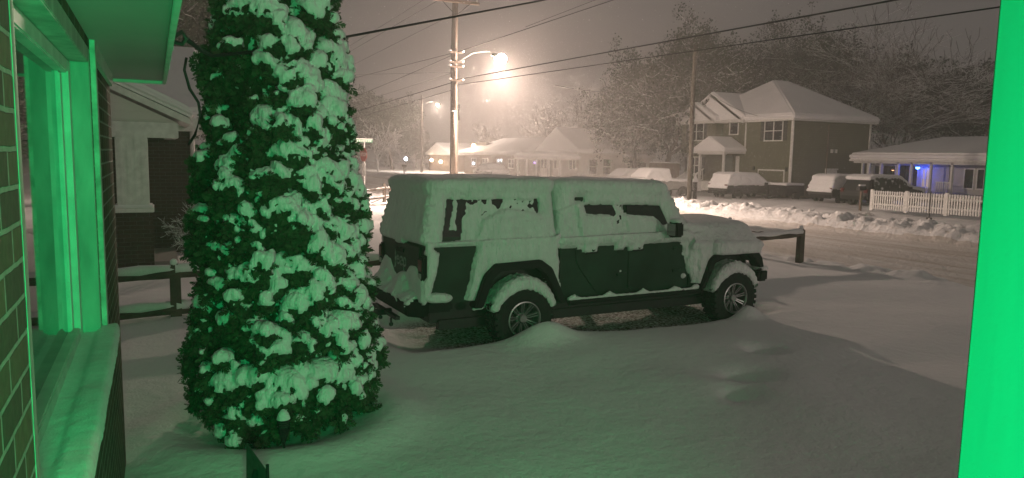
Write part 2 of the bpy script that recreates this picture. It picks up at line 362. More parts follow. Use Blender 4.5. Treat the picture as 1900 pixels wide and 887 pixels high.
def ground_mat(name, kind):
    m = bpy.data.materials.new(name); m.use_nodes = True; nt = m.node_tree; b = nt.nodes['Principled BSDF']; b.inputs['Roughness'].default_value = 0.8
    b.inputs['Specular IOR Level'].default_value = 0.15
    g = nt.nodes.new('ShaderNodeNewGeometry'); L = nt.links
    n1 = nt.nodes.new('ShaderNodeTexNoise'); n1.inputs['Scale'].default_value = 9; n1.inputs['Detail'].default_value = 8; L.new(g.outputs['Position'], n1.inputs[0])
    n2 = nt.nodes.new('ShaderNodeTexNoise'); n2.inputs['Scale'].default_value = 42; n2.inputs['Detail'].default_value = 6; L.new(g.outputs['Position'], n2.inputs[0])
    bp = nt.nodes.new('ShaderNodeBump'); bp.inputs['Distance'].default_value = 0.016 if kind == 'yard' else 0.06
    ad = nt.nodes.new('ShaderNodeMath'); ad.operation = 'MULTIPLY_ADD'; L.new(n2.outputs[0], ad.inputs[0]); ad.inputs[1].default_value = 0.35; L.new(n1.outputs[0], ad.inputs[2])
    L.new(ad.outputs[0], bp.inputs['Height']); L.new(bp.outputs[0], b.inputs['Normal'])
    mxn = nt.nodes.new('ShaderNodeMix'); mxn.data_type = 'RGBA'; L.new(mxn.outputs[2], b.inputs['Base Color'])
    mxn.inputs[6].default_value = (*SNOWC, 1)
    if kind == 'yard':      # thin snow over gravel and grass under the parked truck
        at = nt.nodes.new('ShaderNodeAttribute'); at.attribute_name = 'bare'
        n3 = nt.nodes.new('ShaderNodeTexNoise'); n3.inputs['Scale'].default_value = 22; n3.inputs['Detail'].default_value = 6; n3.inputs['Roughness'].default_value = 0.7
        L.new(g.outputs['Position'], n3.inputs[0])
        mu = nt.nodes.new('ShaderNodeMapRange'); L.new(n3.outputs[0], mu.inputs[0]); mu.inputs[1].default_value = 0.42; mu.inputs[2].default_value = 0.56
        mm = nt.nodes.new('ShaderNodeMath'); mm.operation = 'MULTIPLY'; L.new(mu.outputs[0], mm.inputs[0]); L.new(at.outputs['Fac'], mm.inputs[1])
        L.new(mm.outputs[0], mxn.inputs[0]); mxn.inputs[7].default_value = (0.13, 0.11, 0.07, 1)
    elif kind == 'road':
        mp = nt.nodes.new('ShaderNodeMapping'); mp.inputs['Scale'].default_value = (1.2, 0.12, 1); mp.inputs['Rotation'].default_value = (0, 0, R_(-3)); L.new(g.outputs['Position'], mp.inputs[0])
        n3 = nt.nodes.new('ShaderNodeTexNoise'); n3.inputs['Scale'].default_value = 1.6; n3.inputs['Detail'].default_value = 5; L.new(mp.outputs[0], n3.inputs[0])
        mu = nt.nodes.new('ShaderNodeMapRange'); L.new(n3.outputs[0], mu.inputs[0]); mu.inputs[1].default_value = 0.35; mu.inputs[2].default_value = 0.7
        L.new(mu.outputs[0], mxn.inputs[0]); mxn.inputs[6].default_value = (0.74, 0.72, 0.70, 1); mxn.inputs[7].default_value = (0.50, 0.45, 0.40, 1)
    elif kind == 'bank':
        mu = nt.nodes.new('ShaderNodeMapRange'); L.new(n1.outputs[0], mu.inputs[0]); mu.inputs[1].default_value = 0.55; mu.inputs[2].default_value = 0.75
        L.new(mu.outputs[0], mxn.inputs[0]); mxn.inputs[7].default_value = (0.60, 0.55, 0.50, 1)
    return m
def part_grid(name, mask, m, kind='structure'):
    F = GF[mask]; used = np.unique(F); idx = -np.ones(len(GV), np.int64); idx[used] = np.arange(len(used))
    o = raw(name, GV[used], idx[F].astype(np.int32), m); o['kind'] = kind; return o, GV[used]
g_o, g_v = part_grid('ground', ~(road_m | bank_m), ground_mat('snow_ground', 'yard'))
glx = (g_v[:, 0]-TO[0])*tca+(g_v[:, 1]-TO[1])*tsa; gly = -(g_v[:, 0]-TO[0])*tsa+(g_v[:, 1]-TO[1])*tca
bare = sstep(-1.35, -0.6, glx)*sstep(4.2, 3.6, glx)*sstep(-1.0, -0.7, gly)*sstep(1.1, 0.7, gly)
lawnb = sstep(2.5, 4.5, g_v[:, 0]-xf(g_v[:, 1]))*sstep(60, 30, g_v[:, 1])*sstep(0.25, 0.75, 0.5+0.8*fbm(g_v*0.35, 3, 61))*0.55*(g_v[:, 0] < 60)
at = g_o.data.attributes.new('bare', 'FLOAT', 'POINT'); at.data.foreach_set('value', np.clip(bare+lawnb, 0, 1).astype(np.float32))
part_grid('road', road_m, ground_mat('packed_snow_road', 'road')); part_grid('snow_bank', bank_m, ground_mat('ploughed_snow', 'bank'))
# ---------------------------------------------------------------- the snowed-in truck
def poly_sd(x, z, poly):
    """signed distance to a polygon, negative inside"""
    P = np.array(poly); n = len(P); d = np.full(x.shape, 1e9); ins = np.zeros(x.shape, bool)
    for i in range(n):
        a, b = P[i], P[(i+1) % n]; e = b-a; wx, wz = x-a[0], z-a[1]
        t = np.clip((wx*e[0]+wz*e[1])/max(e@e, 1e-12), 0, 1); d = np.minimum(d, np.hypot(wx-e[0]*t, wz-e[1]*t))
        c = ((a[1] > z) != (b[1] > z)) & (x < (b[0]-a[0])*(z-a[1])/((b[1]-a[1]) if b[1] != a[1] else 1e-12)+a[0]); ins ^= c
    return np.where(ins, -d, d)
truck = empty('pickup_truck', tuple(TO), TA, 'dark pickup with a bed cap, thick snow on its roof and sides, nearest vehicle', 'pickup truck')
BED = [(-1.25, .66), (-.62, .66), (-.50, .98), (-.34, 1.07), (.20, 1.08), (.34, .98), (.50, .62), (.50, 1.34), (-1.25, 1.34)]
FEN = [(2.70, .60), (2.84, .62), (2.98, .98), (3.12, 1.05), (3.75, 1.05), (3.88, .92), (3.98, .92), (4.0, 1.10), (2.70, 1.16)]
def cap_shape(): return MB().hexa([(-1.27, -.76, 1.345), (.46, -.76, 1.345), (.46, .76, 1.345), (-1.27, .76, 1.345)], [(-1.12, -.65, 1.98), (.44, -.65, 1.98), (.44, .65, 1.98), (-1.12, .65, 1.98)])
def cab_shape(): return MB().hexa([(.57, -.74, 1.285), (2.66, -.72, 1.285), (2.66, .72, 1.285), (.57, .74, 1.285)], [(.60, -.65, 1.96), (2.26, -.62, 1.94), (2.26, .62, 1.94), (.60, .65, 1.96)])
def hood_shape(): return MB().hexa([(2.6, -.68, 1.13), (4.02, -.56, 1.09), (4.02, .56, 1.09), (2.6, .68, 1.13)], [(2.6, -.66, 1.42), (3.98, -.52, 1.28), (3.98, .52, 1.28), (2.6, .66, 1.42)])
MB().prism(BED, 1, -.785, .785).build('bed', paint, truck)
cap_shape().build('bed_cap', paint, truck, bevel=.03)
MB().box(.555, 2.70, -.78, .78, .60, 1.28).build('cab', paint, truck, bevel=.02)
cab_shape().build('cab_roof', paint, truck, bevel=.03)
MB().prism(FEN, 1, -.80, .80).build('fender', paint, truck)
hood_shape().build('hood', paint, truck, bevel=.03)
MB().box(-1.1, 3.9, -.55, .55, .38, .62).box(-1.0, 3.8, -.6, -.5, .30, .42).box(-.5, .4, -.62, .62, .62, 1.06).box(3.0, 3.9, -.62, .62, .5, 1.04).box(.9, 1.6, -.5, .1, .28, .4).build('chassis', darkm, truck)
MB().tube((0, -.7, .41), (0, .7, .41), .05).ico((0, 0, .41), (.16, .14, .15)).build('axle', darkm, truck)
MB().tube((3.487, -.7, .41), (3.487, .7, .41), .05).build('axle', darkm, truck)
MB().box(3.985, 4.05, -.55, .55, .78, 1.20).build('grille', plastic, truck, bevel=.015)
for s in (-1, 1):
    MB().tube((4.03, s*.42, 1.02), (4.07, s*.42, 1.02), .09, n=16).build('headlight', glass, truck)
MB().box(4.06, 4.24, -.82, .82, .60, .78).box(3.95, 4.12, -.5, .5, .62, .76).build('front_bumper', plastic, truck, bevel=.03)
# doors
def panel(name, poly, y0, y1, m, parent=truck, bevel=.006):
    return MB().prism(poly, 1, y0, y1).build(name, m, parent, bevel=bevel)
for s in (-1, 1):
    ya, yb = sorted((s*.775, s*.797))
    fd = panel('front_door', [(1.64, .68), (1.70, .64), (2.46, .64), (2.52, .70), (2.54, 1.27), (1.64, 1.27)], ya, yb, paint)
    rd = panel('rear_door', [(.80, 1.27), (.80, 1.10), (.86, .98), (1.12, .66), (1.17, .64), (1.60, .64), (1.60, 1.27)], ya, yb, paint)
    for dr, hx in ((rd, 1.04), (fd, 1.78)):
        hd = MB().box(hx-.09, hx+.09, *sorted((s*.797, s*.822)), 1.165, 1.20)
        hd.path([(hx-.035, s*.80, 1.26), (hx-.035, s*.835, 1.225), (hx, s*.84, 1.205), (hx+.035, s*.835, 1.225), (hx+.035, s*.80, 1.26)], .012)
        hd.build('handle', plastic, dr)
    for dr, hx in ((rd, 1.56), (fd, 2.50)):
        for hz in (.86, 1.17):
            MB().box(hx-.11, hx+.05, *sorted((s*.795, s*.818)), hz-.022, hz+.022).build('hinge', paint, dr, bevel=.006)
def gy(z, s, off): return s*(.74-.09*(z-1.285)/.675+off)
def gpane(name, poly, s, m, parent=truck, off=.004):
    V = [(x, gy(z, s, off), z) for x, z in poly]+[(x, gy(z, s, off-.012), z) for x, z in poly]; n = len(poly)
    return MB().add(V, [tuple(range(n)), tuple(range(2*n-1, n-1, -1))]+[(i, (i+1) % n, n+(i+1) % n, n+i) for i in range(n)]).build(name, m, parent)
for s in (-1, 1):
    gpane('window', [(1.66, 1.31), (2.46, 1.31), (2.22, 1.76), (1.66, 1.78)], s, glass)
    gpane('window', [(.98, 1.31), (1.58, 1.31), (1.58, 1.78), (.98, 1.78)], s, glass)
    gpane('window', [(.66, 1.33), (.92, 1.33), (.92, 1.74), (.70, 1.74)], s, glass)
    gpane('cap_window', [(-1.02, 1.42), (.30, 1.44), (.27, 1.88), (-.94, 1.88)], s, glass, off=.024)
MB().hexa([(-1.277, -.60, 1.44), (-1.26, -.60, 1.44), (-1.26, .60, 1.44), (-1.277, .60, 1.44)], [(-1.163, -.52, 1.90), (-1.15, -.52, 1.90), (-1.15, .52, 1.90), (-1.163, .52, 1.90)]).build('rear_glass', glass, truck)
MB().hexa([(2.655, -.64, 1.33), (2.662, -.64, 1.33), (2.662, .64, 1.33), (2.655, .64, 1.33)], [(2.30, -.56, 1.90), (2.315, -.56, 1.90), (2.315, .56, 1.90), (2.30, .56, 1.90)]).build('windshield', glass, truck)
# wheel arch flares
FR = [(-.68, .60), (-.54, .98), (-.40, 1.12), (.22, 1.14), (.38, 1.03), (.60, .58)]
FRI = [(.50, .58), (.30, .96), (.18, 1.04), (-.33, 1.03), (-.44, .94), (-.57, .60)]
FF = [(2.80, .58), (2.98, 1.00), (3.14, 1.14), (3.84, 1.13), (3.98, .98), (4.02, .84)]
FFI = [(3.93, .84), (3.86, .95), (3.76, 1.04), (3.18, 1.05), (3.07, .95), (2.90, .60)]
for s in (-1, 1):
    for P in (FR+FRI, FF+FFI):
        ya, yb = sorted((s*.74, s*.935)); MB().prism(P, 1, ya, yb).build('wheel_arch_flare', plastic, truck, bevel=.012)
# rails under the doors
for s in (-1, 1):
    m = MB().tube((.66, s*.87, .56), (2.84, s*.87, .56), .035, n=10)
    for xx in (.75, 1.3, 1.85, 2.4, 2.78): m.tube((xx, s*.60, .55), (xx, s*.87, .56), .022)
    m.build('side_rail', plastic, truck)
# wheels
def wheel(x, s, snow_on=True):
    y = s*.79; R = .405
    prof = [(.215, -.12), (.25, -.135), (.33, -.145), (.375, -.135), (.392, -.11), (.395, 0), (.392, .11), (.375, .135), (.33, .145), (.25, .135), (.215, .12), (.215, -.12)]
    wh = MB().lathe(prof, (x, y, .41), 1, 48)
    for k in range(30):
        t = 2*math.pi*k/30
        for side, off in ((-1, 0), (1, .1), (0, .05)):
            tt = t+off; ct, st = math.cos(tt), math.sin(tt); hw = .026; yc = side*.095 if side else 0.0; yw = .048
            r0, r1 = (.37, R+.008)
            def q(r, a, yy): return (x+r*math.cos(tt+a), y+yy, .41+r*math.sin(tt+a))
            da = hw/.4
            wh.hexa([q(r0, -da, yc-yw), q(r0, da, yc-yw), q(r0, da, yc+yw), q(r0, -da, yc+yw)], [q(r1, -da, yc-yw*.85), q(r1, da*.9, yc-yw*.85), q(r1, da*.9, yc+yw*.85), q(r1, -da, yc+yw*.85)])
    w_ = wh.build('wheel', rubber, truck)
    f = s  # outward
    rim = MB().lathe([(.222, f*.12), (.226, f*.138), (.212, f*.142), (.200, f*.125), (.196, f*.02), (.19, -f*.1)], (x, y, .41), 1, 48)
    rim.lathe([(.0, f*.105), (.045, f*.105), (.052, f*.095), (.055, f*.05), (.075, f*.045), (.078, f*.02)], (x, y, .41), 1, 24)
    for k in range(9):
        t = 2*math.pi*k/9+.25
        def q(r, a, yy): return (x+r*math.cos(t)-a*math.sin(t), y+f*yy, .41+r*math.sin(t)+a*math.cos(t))
        for g in (-1, 1):
            rim.hexa([q(.06, g*.010-.007, .02), q(.06, g*.010+.007, .02), q(.205, g*.018+.008, .07), q(.205, g*.018-.008, .07)],
                     [q(.06, g*.010-.006, .075), q(.06, g*.010+.006, .075), q(.205, g*.018+.007, .118), q(.205, g*.018-.007, .118)])
    for k in range(5):
        t = 2*math.pi*k/5; rim.tube((x+.062*math.cos(t), y+f*.045, .41+.062*math.sin(t)), (x+.062*math.cos(t), y+f*.065, .41+.062*math.sin(t)), .009, n=6)
    rim.build('rim', alloy, w_)
    MB().lathe([(.0, f*.0), (.2, f*.0), (.2, f*.012), (0, f*.012)], (x, y, .41), 1, 32).build('brake_disc', darkm, w_)
    sn = MB(); rnd = random.Random(int(x*10)+s)
    for k in range(13):
        t = R_(24+k*11); c = 1-abs(t-math.pi/2)/(R_(88)); th = .03+.050*max(c, 0)**.6
        for yy in (-.085, 0, .085):
            sn.ico((x+(.40+th*.55)*math.cos(t), y+yy, .41+(.40+th*.55)*math.sin(t)), (th+.03, .09, th+.03), 1)
    skin('wheel_snow', sn, lambda p, n: -.002+.010*fbm(p*16, 2, 3)+.01*sstep(.5, .8, p[:, 2]), snow_side, w_, .018, 2)
for x in (0.0, 3.487):
    for s in (-1, 1): wheel(x, s)
# rear end
tg = MB().box(-1.275, -1.252, -.66, .66, .72, 1.33).build('tailgate', paint, truck, bevel=.008)
MB().box(-1.29, -1.272, -.12, .12, 1.20, 1.25).build('handle', plastic, tg)
for s in (-1, 1):
    tlp = MB().box(-1.30, -1.20, *sorted((s*.665, s*.805)), .93, 1.23).build('tail_light', plastic, truck, bevel=.02)
    MB().box(-1.308, -1.298, *sorted((s*.69, s*.785)), 1.06, 1.19).build('lens', redl, tlp)
    MB().box(-1.19, -1.245, *sorted((s*.795, s*.812)), 1.05, 1.18).build('lens', redl, tlp)
    MB().box(-1.306, -1.298, *sorted((s*.69, s*.78)), .97, 1.03).build('reversing_lamp', mat('pale_lens', (.4, .4, .38), .3), tlp)
MB().hexa([(-1.42, -.60, .50), (-1.22, -.82, .50), (-1.22, .82, .50), (-1.42, .60, .50)], [(-1.45, -.62, .72), (-1.2, -.84, .72), (-1.2, .84, .72), (-1.45, .62, .72)]).box(-1.24, -.9, -.80, -.6, .56, .72).box(-1.24, -.9, .6, .80, .56, .72).build('rear_bumper', plastic, truck, bevel=.03)
hb = MB().box(-1.62, -1.40, -.035, .035, .42, .49).box(-1.5, -1.44, -.45, .45, .44, .48)
for s in (-.3, .12, .4): hb.tube((-1.5, s, .44), (-1.5, s, .37), .012).ico((-1.5, s, .36), .03, 1)
hb.build('tow_hitch', darkm, truck)
fd_ = bpy.data.curves.new('txt', 'FONT'); fd_.body = 'Jeep'; fd_.size = .26; fd_.extrude = .004; fd_.align_x = 'CENTER'
fo = bpy.data.objects.new('txt', fd_); C.objects.link(fo); dg = bpy.context.evaluated_depsgraph_get(); tm = bpy.data.meshes.new_from_object(fo.evaluated_get(dg)); bpy.data.objects.remove(fo)
tm.transform(Matrix.Rotation(R_(-90), 4, 'Z')@Matrix.Rotation(R_(90), 4, 'X')); tm.materials.clear(); tm.materials.append(mat('frosted_letters', (.28, .28, .28), .8, noise=.8, nscale=20)); to = bpy.data.objects.new('lettering', tm); C.objects.link(to); to.parent = tg; to.location = (-1.278, .0, 1.03)
# mirrors, antenna-free cowl parts
for s in (-1, 1):
    mr_ = MB().box(2.18, 2.32, *sorted((s*.90, s*1.10)), 1.36, 1.56).box(2.24, 2.34, *sorted((s*.76, s*.95)), 1.34, 1.40).build('mirror', plastic, truck, bevel=.025)
    MB().box(2.172, 2.181, *sorted((s*.92, s*1.08)), 1.38, 1.54).build('glass', mat('mirror_glass', (.25, .25, .25), .1, metal=.8), mr_)
# --- the snow on it
Hh = MB()
for q in (MB().prism(BED, 1, -.785, .785), cap_shape(), MB().box(.56, 2.70, -.78, .78, .60, 1.28), cab_shape(), MB().prism(FEN, 1, -.83, .83), hood_shape(), MB().box(3.1, 3.9, -.92, .92, 1.06, 1.13),
          MB().prism([(-.90, 1.10), (-.60, 1.36), (.60, 1.36), (.90, 1.10)], 0, 3.15, 3.85), MB().prism([(-.80, 1.12), (-.62, 1.36), (.62, 1.36), (.80, 1.12)], 0, 2.72, 3.2)):
    Hh.add(q.v, q.f)
P_ = lambda L: [tl(*q) for q in L]
BARE = [P_([(800, 456), (884, 455), (877, 488), (868, 530), (858, 562), (838, 575), (790, 580), (812, 500), (817, 470)]),
        P_([(1032, 462), (1078, 463), (1078, 470), (1108, 470), (1109, 459), (1136, 458), (1138, 466), (1156, 466), (1158, 459), (1165, 459), (1165, 466), (1193, 466), (1194, 455), (1240, 452), (1264, 446), (1268, 470), (1274, 500), (1284, 530), (1284, 620), (1048, 620), (1044, 560), (1040, 520)]),
        P_([(1093, 382), (1143, 381), (1145, 397), (1096, 397)]), P_([(1166, 383), (1229, 383), (1244, 413), (1238, 415), (1222, 398), (1168, 396)]),
        P_([(837, 371), (844, 371), (835, 430), (857, 430), (858, 446), (823, 449)]), P_([(860, 371), (867, 371), (860, 400), (858, 432), (852, 432), (854, 400)]),
        P_([(999, 371), (1005, 371), (1006, 392), (1003, 390)]), P_([(929, 371), (936, 371), (933, 382), (929, 382)]), P_([(1076, 368), (1092, 368), (1092, 373), (1076, 373)])]
WINZ = [P_([(835, 371), (1004, 371), (1005, 398), (940, 388), (900, 410), (880, 448), (824, 449)]), P_([(1036, 395), (1075, 380), (1082, 462), (1036, 462)]), P_([(1140, 380), (1168, 380), (1168, 430), (1140, 440)]),
        P_([(1110, 440), (1140, 440), (1140, 462), (1110, 462)]), P_([(1195, 440), (1262, 432), (1264, 450), (1195, 458)]), P_([(1262, 430), (1285, 440), (1292, 475), (1284, 530), (1268, 520)])]
SPOTS = [P_([q]) [0] for q in ((1150, 503), (1254, 495), (1270, 470), (1276, 480), (1268, 512), (1280, 500), (1262, 452))]
def tr(px, py):
    d = ray(px, py); n = np.array([tca, tsa, 0]); t = (-1.27+(TO-CAM)@n)/(d@n); p = CAM+d*t-TO
    return (-p[0]*tsa+p[1]*tca, p[2])
REAR = [tr(*q) for q in ((709, 436), (737, 446), (738, 451), (751, 452), (752, 446), (786, 456), (784, 474), (815, 478), (815, 525), (800, 529), (790, 526), (783, 510), (772, 492), (762, 491), (752, 508), (738, 508), (733, 500), (726, 478), (716, 470), (704, 500))]
def T_truck(p, n):
    x, y, z = p[:, 0], p[:, 1], p[:, 2]; nz = n[:, 2]
    nf = fbm(p*13, 3, 70); nl = fbm(p*np.array([3.0, 3.0, 1.2]), 2, 71); hf = fbm(p*36, 2, 72)
    e = .015*nf
    side = .066+.018*nl+.006*hf
    # thicker pad over the rear quarter and the cap's lower edge
    near = y < 0
    pad = np.exp(-((x-.02)/.42)**4)*np.exp(-((z-1.35)/.36)**4); side = side+.035*pad
    d = np.full(x.shape, 1.0)
    for B in BARE: d = np.minimum(d, poly_sd(x, z, B)+e)
    k = np.clip(d/.045, -1, 1); side = side*np.where(z > 1.34, np.clip(.45+d/.22, .45, 1), 1)
    mott = np.full(x.shape, 1.0)
    for B in WINZ: mott = np.minimum(mott, poly_sd(x, z, B))
    thin = .019+.021*fbm(p*18, 3, 75); thin = np.where(x > .5, thin+.008, thin)
    side_n = np.where(mott < 0, np.where(mott > -.03, np.maximum(thin, .01), thin), side)
    side_n = np.where(k < 1, np.where(k < 0, -.03, side_n*np.sqrt(np.clip(k, 0, 1))-.004), side_n)
    for sx, sz in SPOTS:
        r = np.hypot(x-sx, (z-sz)*1.3); side_n = np.maximum(side_n, .03-r*.7+.01*nf)
    side_f = np.where(z < .95, -.02, side)
    s_ = np.where(near, side_n, side_f)
    # rear face
    dr = poly_sd(y, z, REAR)+e*.5; rr = np.where(dr > 0, .055*np.sqrt(np.clip(dr/.04, 0, 1))+.01*nl-.002, -.03)
    rr = np.where((z < 1.345) & (dr > 0) & (z > 1.0), rr, rr); rear = sstep(.35, .75, -n[:, 0])*(x < -1.0)
    s_ = s_*(1-rear)+rr*rear
    fr = sstep(.4, .8, n[:, 0])*(x > 3.8); s_ = s_*(1-fr)+fr*(-.02+.05*sstep(1.0, 1.2, z+.1*nl))
    top = .165+.02*nl+.004*hf
    top = np.where(x > 2.6, .135+.03*nl+.05*np.clip(1-(y/.6)**2, 0, 1), top)
    top = top-.05*np.exp(-((x-.52)/.06)**2)
    t = sstep(.15, .75, nz); out = s_*(1-t)+top*t
    # slot between cab and bed cap
    slot = np.exp(-((x-.515)/.055)**2)*sstep(2.0, 1.85, z)*sstep(1.42, 1.55, z); out = out*(1-slot)+slot*(-.03)
    out = np.where(nz < -.35, -.03, out)
    out = np.where(z < .66, -.03, out)
    return out
skin('snow_cover', Hh, T_truck, snow_side, truck, .0185, 24)
# snow heaped on the rear bumper, rails and mirror
sb = MB(); rnd = random.Random(4)
tops = [.80, .88, .95, .95, .88, .80, .79, .86, .96, .98, .90, .81, .77, .76]
for k, zt_ in enumerate(tops): y0_ = -.86+k*.108; zt_ = zt_-.03 if k < 11 else .76; sb.hexa([(-1.46+.03*math.sin(k*1.9), -y0_-.13, .70-.07*(k % 3 == 1)), (-1.26, -y0_-.13, .70), (-1.26, -y0_, .70), (-1.46, -y0_, .70)], [(-1.33, -y0_-.13, zt_), (-1.26, -y0_-.13, zt_+.03), (-1.26, -y0_, zt_+.03), (-1.33, -y0_, zt_)])
sb.ico((-1.12, -.80, .74), (.16, .08, .06)).ico((-1.0, -.80, .73), (.10, .07, .05)).ico((-.58, -.86, .60), (.06, .04, .03)).ico((-.65, -.84, .58), (.05, .04, .025))
skin('bumper_snow', sb, lambda p, n: .014+.022*fbm(p*8, 3, 5), snow_side, truck, .02, 26)
rs = MB()
for k in range(60):
    xx = .68+k*.0365; bumpy = max(0, 1-min(abs(xx-c) for c in (.75, 1.3, 1.85, 2.4, 2.78))/.10)
    rs.ico((xx, -.865, .600+.02*bumpy), (.035, .034, .016+.035*bumpy), 1)
skin('rail_snow', rs, lambda p, n: .002+.006*fbm(p*30, 2, 5), snow, truck, .011, 1)
for s in (-1, 1): MB().ico((2.25, s*1.0, 1.575), (.07, .11, .035)).build('mirror_snow', snow, truck, smooth=True)
fb = MB()
for k in range(17): fb.ico((4.15, -.78+k*.0975, .80), (.10, .09, .05+.02*math.sin(k*2.1)), 1)
skin('front_snow', fb, lambda p, n: .003+.008*fbm(p*14, 2, 5), snow, truck, .022, 1)
# ---------------------------------------------------------------- brick house at the left, with its window and eave
WX = -0.25; JN, JF = 1.82, 3.95; ZS, ZT = 1.50, 2.86
house = empty('brick_house', (WX, 2.0, 0), 0, 'brick house wall at the left edge with its white framed window and eave', 'house')
HO = np.array([WX, 2.0, 0.0])
class HB(MB):   # world coordinates, parented to the house
    def build(s, name, m, parent=house, **k):
        off = HO; s.v = [tuple(np.array(q)-off) for q in s.v]; return super().build(name, m, parent, **k)
hw = HB(); D = 0.28
hw.box(WX-D, WX, -5, JN, -.3, 2.9).box(WX-D, WX, JF, 5.68, -.3, 2.9).box(WX-D, WX, JN, JF, -.3, ZS-.06).box(WX-D, WX, JN, JF, ZT, 2.9)
hwo = hw.build('wall', brick_y)
HB().box(-7, WX-D, 5.40, 5.675, -.3, 2.9).build('end_wall', brick_x)
# white frame set back in the opening
HB().box(WX-.16, WX-.002, JF-.06, JF+.001, ZS, ZT).box(WX-.16, WX-.004, JN-.001, JN+.06, ZS, ZT).box(WX-.16, WX-.002, JN+.06, JF-.06, ZT-.07, ZT+.001).build('window_casing', mat('weathered_casing', (.42, .42, .39), .6, noise=.3, nscale=10, bump=.003, bscale=40, stretch=(1, 1, .3)), bevel=.004)
wf = HB()
wf.box(WX-.15, WX-.075, JF-.16, JF-.06, ZS+.02, ZT-.07).box(WX-.15, WX-.075, JN+.06, JN+.14, ZS+.02, ZT-.07).box(WX-.15, WX-.075, JN+.14, JF-.16, ZS+.02, ZS+.09).box(WX-.15, WX-.075, JN+.14, JF-.16, ZT-.13, ZT-.07)
wf.box(WX-.135, WX-.10, JF-.24, JF-.16, ZS+.09, ZT-.13)
wfo = wf.build('window', white, bevel=.006)
HB().box(WX-.125, WX-.118, JN+.14, JF-.24, ZS+.09, ZT-.13).build('pane', mat('window_pane', (.02, .03, .025), .03, spec=1.0, noise=.2, nscale=2), wfo)
HB().box(WX-.004, WX+.0015, JN-.03, JN-.004, ZS-.02, ZT+.04).build('near_mould', mat('caulk', (.30, .30, .27), .8, noise=.3, nscale=20))
HB().box(WX-.004, WX+.022, JF+.004, JF+.10, ZS-.02, ZT+.04).build('brick_mould', mat('old_white_paint', (.55, .55, .50), .7, noise=.35, nscale=14, bump=.004, bscale=50))
sl = HB().box(WX-.16, -.195, JN-.05, JF+.05, ZS-.055, ZS+.002).build('sill', white, bevel=.006)
V, F, N = voxel(MB().box(WX-.10, -.185, JN-.03, JF+.04, ZS, ZS+.035).box(WX-.005, -.185, JN-.03, JF+.04, ZS-.01, ZS+.05), .01, 5)
V = V+N*(.010+.006*fbm(V*5, 2, 3)+.002*fbm(V*60, 2, 4))[:, None]
raw('sill_snow', V-HO, F, mat('fine_snow', SNOWC, .8, noise=.06, nscale=40, bump=.003, bscale=140, spec=.2), sl)
HB().box(-1.2, .075, -5, 6.0, 2.90, 2.93).build('soffit', soffitm)
HB().box(.075, .10, -5, 6.03, 2.88, 3.08).box(-7, .075, 6.0, 6.03, 2.88, 3.08).build('fascia', white, bevel=.004)
HB().prism([(.12, 3.09), (.12, 3.22), (-6, 5.9), (-6, 3.09)], 1, -5, 6.06).build('roof', snow_far, bevel=.06)
HB().box(WX-.002, WX+.02, 3.98, 5.66, 2.82, 2.9).box(WX-.002, WX+.02, -5, 1.8, 2.86, 2.9).build('frieze_board', white)
ic = HB(); rnd = random.Random(8)
for k in range(90):
    y = 4.2+k*.02+rnd.uniform(-.01, .01); L = rnd.uniform(.01, .05)+(.07 if rnd.random() < .12 else 0)
    ic.tube((.112, y, 3.09), (.112+rnd.uniform(-.004, .004), y, 3.04-L), .012, .001, 5)
ic.build('icicles', mat('ice', (.8, .8, .82), .15), kind=None) if False else tag(ic.build('icicle', mat('ice', (.8, .8, .82), .15)), kind='stuff')
tag(MB().path([(.098, 4.15, 2.96), (.15, 4.16, 3.0), (.17, 4.17, 2.97), (.15, 4.18, 2.94), (.10, 4.17, 2.95)], .012, 6).build('cable_bracket', darkm), 'small black cable hook screwed under the eave of the brick house', 'hook')
# door casing beside the lens
green_door = mat('door_paint', (.095, .092, .09), .6, noise=.10, nscale=6, bump=.0015, bscale=25, stretch=(1, 1, .1))
df = empty('door_frame', (.55, .32, 0), 0, 'flat door frame lit solid green along the right edge of the view', 'door frame')
q0 = atd(1853, 0, .60); q1 = atd(1774, 887, .60); ex, ey = (q0[0]+q1[0])/2, (q0[1]+q1[1])/2
MB().box(0, 1.25, -.30, 0, -2.4+.3, 1.0).build('jamb_and_light_block', green_door, df, bevel=.002)  # widened out of view to block the rear fill light from the house wall
MB().box(.004, .012, -.24, -.04, .35, .9).build('trim_strip', green_door, df)
df.location = (ex, ey, 2.4)

# ---------------------------------------------------------------- the arborvitae
TX, TY = .94, 6.2
tree = empty('arborvitae', (TX, TY, .15), 0, 'tall column shaped evergreen loaded with snow clumps in the front yard', 'evergreen')
zk = [0, .25, .9, 1.4, 1.9, 2.3, 2.7, 3.1, 3.6, 4.3, 5.0, 5.5]; rk = [.52, .70, .67, .62, .60, .54, .49, .45, .42, .37, .24, .02]
def crown_r(z): return np.interp(z, zk, rk)
leafm = mat('evergreen_scales', (.030, .060, .026), .75, noise=.6, nscale=30, bump=.02, bscale=60, spec=.2)
leafm2 = mat('evergreen_sprays', (.045, .085, .035), .7, noise=.5, nscale=12, spec=.25)
MB().tube((0, 0, -.1), (0, 0, 1.2), .07).build('trunk', bark, tree); MB().tube((.1, .05, -.1), (.2, .1, 1.1), .045).build('trunk', bark, tree)
rng = np.random.default_rng(5)
bo = MB(); prof = [(float(crown_r(z))*.84-.02, z) for z in np.linspace(.06, 5.4, 40)]
bo.lathe([(0, .05)]+prof+[(0, 5.45)], (0, 0, 0), 2, 48)
BC = []      # bough centres with their snow load
